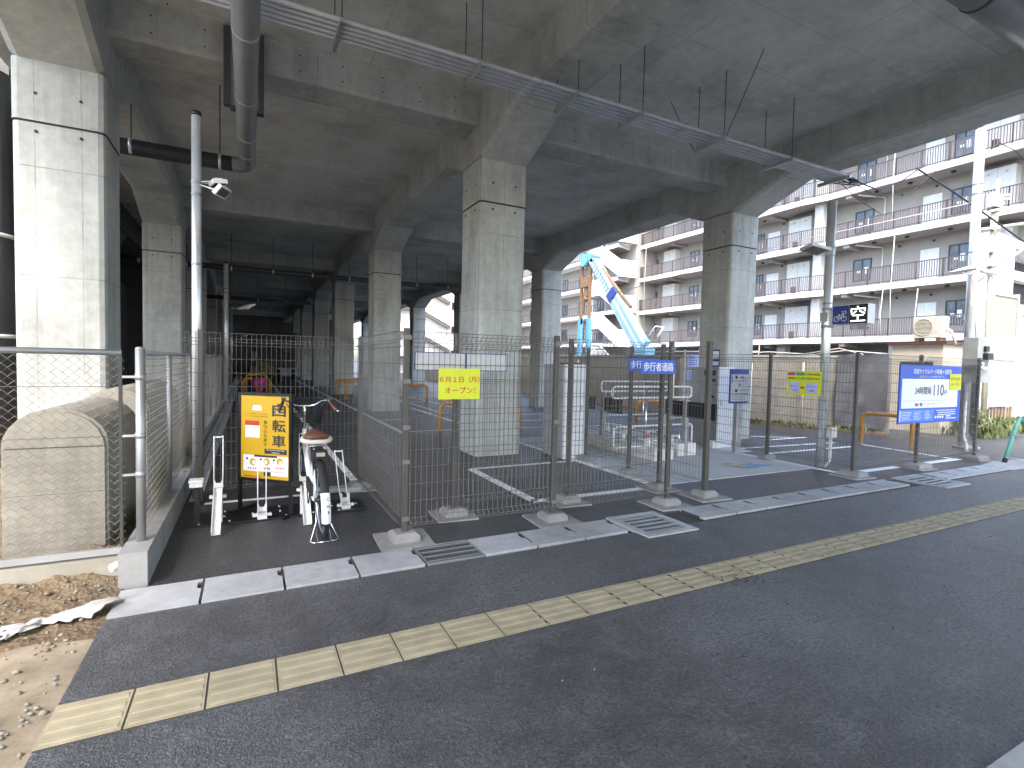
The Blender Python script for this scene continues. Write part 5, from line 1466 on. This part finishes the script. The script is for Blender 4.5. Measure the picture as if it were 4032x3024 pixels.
MB().box(sx+1.9, XL+2.0, 37.1, 41.3, 0, 16).build('core', 'facade', stw)
# second block farther away
b2 = thing('apartment_building', 'far apartment block glimpsed between the viaduct columns', 'apartment building', (36, 58, 0))
MB().box(XW, 44, 43, 80, 0, 18).build('wall', 'facade', b2)
for fb in FB[:4]:
    fz = fb+.25
    m = MB(); m.box(XE, XW, 43, 80, fz, fz+.33); m.build('balcony_floor', 'fascia_white', b2)
    m = MB()
    for zz in (fz+1.3, fz+.45): m.box(XE+.03, XE+.08, 43, 80, zz, zz+.05)
    y = 43
    while y < 80: m.box(XE+.04, XE+.08, y, y+.05, fz+.33, fz+1.3); y += .32
    m.build('railing', 'rail_brown', b2)
    for y in (45, 48.5, 52, 56.5, 60, 64, 68): window(y, y+1.0, fz+.9, fz+2.1, b2, XW, False)
    for y in (46.8, 54.5, 58.3, 66): door(y, y+.9, fz+.33, fz+2.2, b2, XW)
b3 = thing('apartment_building', 'white sunlit building end with sloping stair parapets seen under the viaduct', 'apartment building', (24, 64, 0))
MB().box(14, 30, 63, 75, 0, 16).build('wall', 'fascia_white', b3)
for z in (2.0, 5.0, 8.0, 11.0):
    m = MB(); m.prism([(14, z+1.2), (18.5, z+1.2), (22.8, z-.9), (24.6, z-.9), (24.6, z-2.0), (22.6, z-2.0), (18.3, z+.1), (14, z+.1)], 'y', 61.6, 61.9); m.build('stair_parapet', 'fascia_white', b3)
    m = MB(); m.prism([(14, z+.1), (18.3, z+.1), (22.6, z-2.0), (22.6, z-2.3), (18.3, z-.2), (14, z-.2)], 'y', 61.9, 63); m.build('flight', 'soffit', b3)
    window(0, 1, 0, 1, b3, 500, False) if False else None
    m = MB(); m.box(23.2, 25.5, 62.9, 62.99, z+.2, z+1.9); m.build('window', 'window_frame', b3)
    m = MB(); m.box(26.0, 30, 61.7, 61.75, z, z+1.1); m.build('railing', 'rail_brown', b3)
    m = MB(); m.box(26.0, 30, 61.7, 63, z-.35, z-.02); m.build('balcony_floor', 'fascia_white', b3)

# ================================================================== CRANE
cx_ = 20.0
cn = thing('crane', 'light blue crane with slanting boom and two brown hanging leaders', 'crane', (20, 23.4, 0))
def boom(p0, p1, w0, w1, mat, nm, sgn=0):
    m = MB(); d = (Vector(p1)-Vector(p0)).normalized()
    sd = Vector((1,0,0)); n = d.cross(sd).normalized()
    vs = []
    for p, w_ in ((Vector(p0), w0), (Vector(p1), w1)):
        for a, b in ((-1,-1),(1,-1),(1,1),(-1,1)): vs.append(p+sd*(a*.22)+n*(b*w_))
    m.add(vs, [(0,1,2,3)[::-1],(4,5,6,7),(0,1,5,4),(1,2,6,5),(2,3,7,6),(3,0,4,7)])
    return m.build(nm, mat, cn)
hd = Vector((cx_, 28.0, 8.45)); ft = Vector((cx_, 23.0, 2.6)); dd = (hd-ft)
boom(ft, ft+dd*.60, .46, .40, 'crane_pale', 'boom_base')
boom(ft+dd*.58, hd, .34, .26, 'crane_pale', 'boom_top')
m = MB(); sd = Vector((1,0,0)); n_ = dd.normalized().cross(sd)
m.obox(ft+dd*.30-sd*.24+n_*.16, sd*.02, dd*.30, n_*.12); m.obox(ft+dd*.30-sd*.24-n_*.28, sd*.02, dd*.30, n_*.10); m.obox(ft+dd*.8-sd*.24+n_*-.17, sd*.02, dd*.19, n_*.05)
for k in range(9): m.obox(ft+dd*(.63+.04*k)-sd*.245, sd*.015, dd*.006+n_*.1, n_*.18-dd*.004)
m.build('boom_stripe', 'boom_blue', cn)
m = MB(); m.obox(ft+dd*.55-sd*.26-n_*.1, sd*.06, dd*.035, n_*.42); m.build('joint', 'deep_blue', cn)
m = MB(); m.tube([ft+dd*.33-n_*.72, ft+dd*.84-n_*.28], .10, 8); m.build('cylinder', 'rust', cn)
m = MB(); m.tube([ft-n_*.75+V*-.2, ft+dd*.32+n_*.45], .13, 8); m.build('lift_ram', 'crane_blue', cn)
m = MB(); m.obox(hd+Vector((0,.75,.15)), (.25,0,0), (0,.42,.1), (0,-.06,.26)); m.tube([(cx_-.3,28.75,8.35),(cx_+.3,28.75,8.35)], .30, 14); m.obox(hd+Vector((0,.1,.1)), (.22,0,0), (0,.45,.2), (0,-.12,.2)); m.build('head', 'crane_blue', cn)
m = MB()
for y in (29.25, 28.28): m.box(cx_-.08, cx_+.08, y-.09, y+.09, 4.3, 8.25)
m.build('leader', 'rust', cn)
m = MB()
for y in (29.3, 28.3): m.box(cx_-.12, cx_+.12, y-.14, y+.14, 1.2, 4.65)
m.build('leader_casing', 'crane_blue', cn)
m = MB(); m.box(cx_-.2, cx_+.2, 28.36, 29.0, 6.7, 7.35); m.box(cx_-.1, cx_+.1, 28.5, 28.85, 6.1, 6.72); m.ball((cx_, 28.7, 5.95), .2, 10); m.build('hook_block', 'rust', cn)
m = MB(); m.box(cx_-1.2, cx_+1.4, 21.9, 25.6, 1.25, 1.9); m.box(cx_-.5, cx_+.2, 22.2, 23.4, 1.9, 2.6); m.build('deck', 'crane_blue', cn)
m = MB(); m.box(cx_-1.0, cx_+1.2, 20.8, 21.9, .9, 2.1); m.build('cab', 'crane_pale', cn)
m = MB()
for s_ in (-1.1, 1.1): m.prism([(21.5,.0),(26.8,0),(27.3,.5),(26.8,1.0),(21.5,1.0),(21.0,.5)], 'x', cx_+s_-.3, cx_+s_+.3)
m.build('track', 'rubber', cn)
m = MB(); m.tube([(cx_, 21.8, 3.2), (cx_+.2, 21.6, 3.7), (cx_+.2, 22.2, 3.8), (cx_, 22.5, 3.3)], .05, 6); m.build('hose', 'offwhite', cn)

# ================================================================== RIGHT EDGE: white site panels, columns, scaffold, cables
ws = thing('white_shed', 'white site panels with a framed mesh door at the right edge', 'shed', (20, 7.6, 0))
MB().box(18.42, 19.15, 7.1, 7.2, .55, 3.82).build('panel', 'machine_white', ws)
m = MB(); m.box(19.15, 19.24, 7.12, 7.2, .6, 3.9); m.box(20.72, 20.84, 7.12, 7.2, .6, 4.0); m.box(19.24, 20.72, 7.12, 7.2, 3.86, 3.96); m.box(19.24, 20.72, 7.12, 7.2, 1.98, 2.06); m.box(19.24, 20.72, 7.12, 7.2, .6, .70); m.build('door_frame', 'box_grey', ws)
MB().box(19.24, 20.72, 7.15, 7.18, 2.69, 3.86).build('tan_mesh', 'mesh_tan', ws)
MB().box(19.24, 20.72, 7.15, 7.18, 2.06, 2.68).build('panel', 'panel_grey', ws)
m = MB()
for k in range(13): x = 19.28+k*.115; m.box(x, x+.05, 7.14, 7.17, .7, 1.98)
m.box(19.24, 20.72, 7.18, 7.19, .7, 1.98, 1); m.build('slat_door', ['offwhite', 'panel_grey'], ws)
m = MB(); m.box(20.9, 21.05, 7.1, 7.25, 0, 3.7); m.box(21.1, 25, 7.4, 7.5, 0, 3.4); m.build('side_panel', 'panel_grey', ws)
m = MB()
for k in range(14): x = 18.4+k*.2; m.box(x, x+.06, 7.16, 7.19, 0, .56)
m.build('base_slat', 'far_tan', ws)
tw = thing('steel_tower', 'white steel stair tower with dark window openings at the right edge', 'tower', (23, 9, 0))
m = MB(); m.box(21.3, 21.75, 8.0, 8.4, 0, 6.15); m.prism([(21.75,5.9),(26,5.55),(26,5.9),(21.75,6.15)], 'y', 8.0, 8.4); m.box(22.0, 22.55, 7.9, 8.3, 0, 5.85); m.prism([(21.75,5.0),(22.6,5.9),(21.75,5.95)], 'y', 8.05, 8.35); m.box(22.55, 26, 8.0, 8.3, 4.75, 5.05); m.box(22.55, 26, 8.0, 8.3, 3.6, 3.9); m.build('column', 'machine_white', tw)
m = MB(); m.box(22.6, 26, 8.35, 8.4, 0, 5.5); m.build('opening', 'window_frame', tw)
m = MB()
for k in range(16): x = 22.62+k*.16; m.box(x, x+.03, 8.31, 8.34, 5.05, 5.5)
m.build('grille', 'rail_brown', tw)
sf = thing('scaffold', 'pale yellow scaffold tubes clamped together behind the tallest lamp pole', 'scaffold', (18.6, 7, 0))
def stube(pts, mat='scaffold_yellow', r=.045): MB().tube(pts, r, 10).build('tube', mat, sf)
stube([(18.55,7,0),(18.48,7,6.15)]); stube([(18.98,7.1,0),(18.95,7.1,7.1)]); stube([(17.5,7,5.44),(22,6.9,6.35)]); stube([(17.55,7.1,3.0),(18.45,7.1,4.6)], 'rope', .075); stube([(17.5,6.95,4.05),(20.5,6.9,5.35)], 'dull_zinc', .055); stube([(17.62,7.05,2.7),(17.66,7.05,3.6)], 'box_grey', .10)
m = MB()
for x, z in ((18.5,6.12),(18.5,5.62),(18.47,4.42),(18.47,4.62),(18.96,6.5),(18.96,6.6),(18.48,5.0)): m.obox((x,6.95,z), (.13,0,.02), (0,.09,0), (0,0,.035))
m.build('clamp', 'rope', sf)
m = MB(); m.bbox(18.35, 18.8, 6.9, 7.1, 6.22, 6.6, .03); m.build('lamp_box', 'machine_white', sf)
m = MB(); m.ball((18.6, 7.0, 6.15), .12, 10, 0, (1.2, 1, .6)); m.build('lamp_lens', 'black_paint', sf)
def wire(nm, pts, r, label, mat='cable'):
    tag(MB().tube(pts, r, 6).build(nm, mat), label, 'cable')
wire('overhead_cable', [(12.2,5.9,5.75),(13.6,5.9,5.55),(15.5,5.9,5.22),(20,5.9,4.4)], .02, 'thick dark overhead cable sloping down to the right in front of the balconies')
wire('overhead_cable', [(13.5,5.36,5.15),(11.5,8,4.6),(11.0,14,4.0),(15.5,21.5,3.3)], .009, 'thin pale cord sagging from the tallest lamp pole towards the crane', 'rope')
wire('overhead_cable', [(13.42,5.3,6.0),(13.8,5.2,6.35),(14.3,5.1,6.25),(16.5,5,5.6)], .01, 'thin dark cable looping from the top of the tallest lamp pole')
# ladder at the right edge
ld = thing('trestle', 'green folding trestle stand with a brown roller at the right edge', 'trestle', (12.4, 4.4, 0))
m = MB()
for y in (4.16, 3.62):
    m.tube([(11.95,y,0),(12.16,y,.36),(12.34,y,.66),(12.42,y,.74),(12.52,y,.77),(12.64,y,.72),(12.72,y,.62),(12.86,y,.3),(12.98,y,0)], .033, 8)
m.build('frame', 'ladder_green', ld)
m = MB()
for x, z in ((11.99,.09),(12.22,.49)): m.cyl((x,4.2,z), (x,3.58,z), .016, 8)
m.build('rung', 'offwhite', ld)
m = MB(); m.cyl((12.55,4.1,.82),(12.55,3.7,.82), .055, 12); m.cyl((12.3,4.0,.1),(12.3,3.75,.1), .06, 10); m.build('roller', 'far_tan', ld)
m = MB(); m.tube([(11.95,4.16,0),(12.0,4.16,.08)], .037, 8); m.tube([(11.95,3.62,0),(12.0,3.62,.08)], .037, 8); m.build('foot', 'rubber', ld)
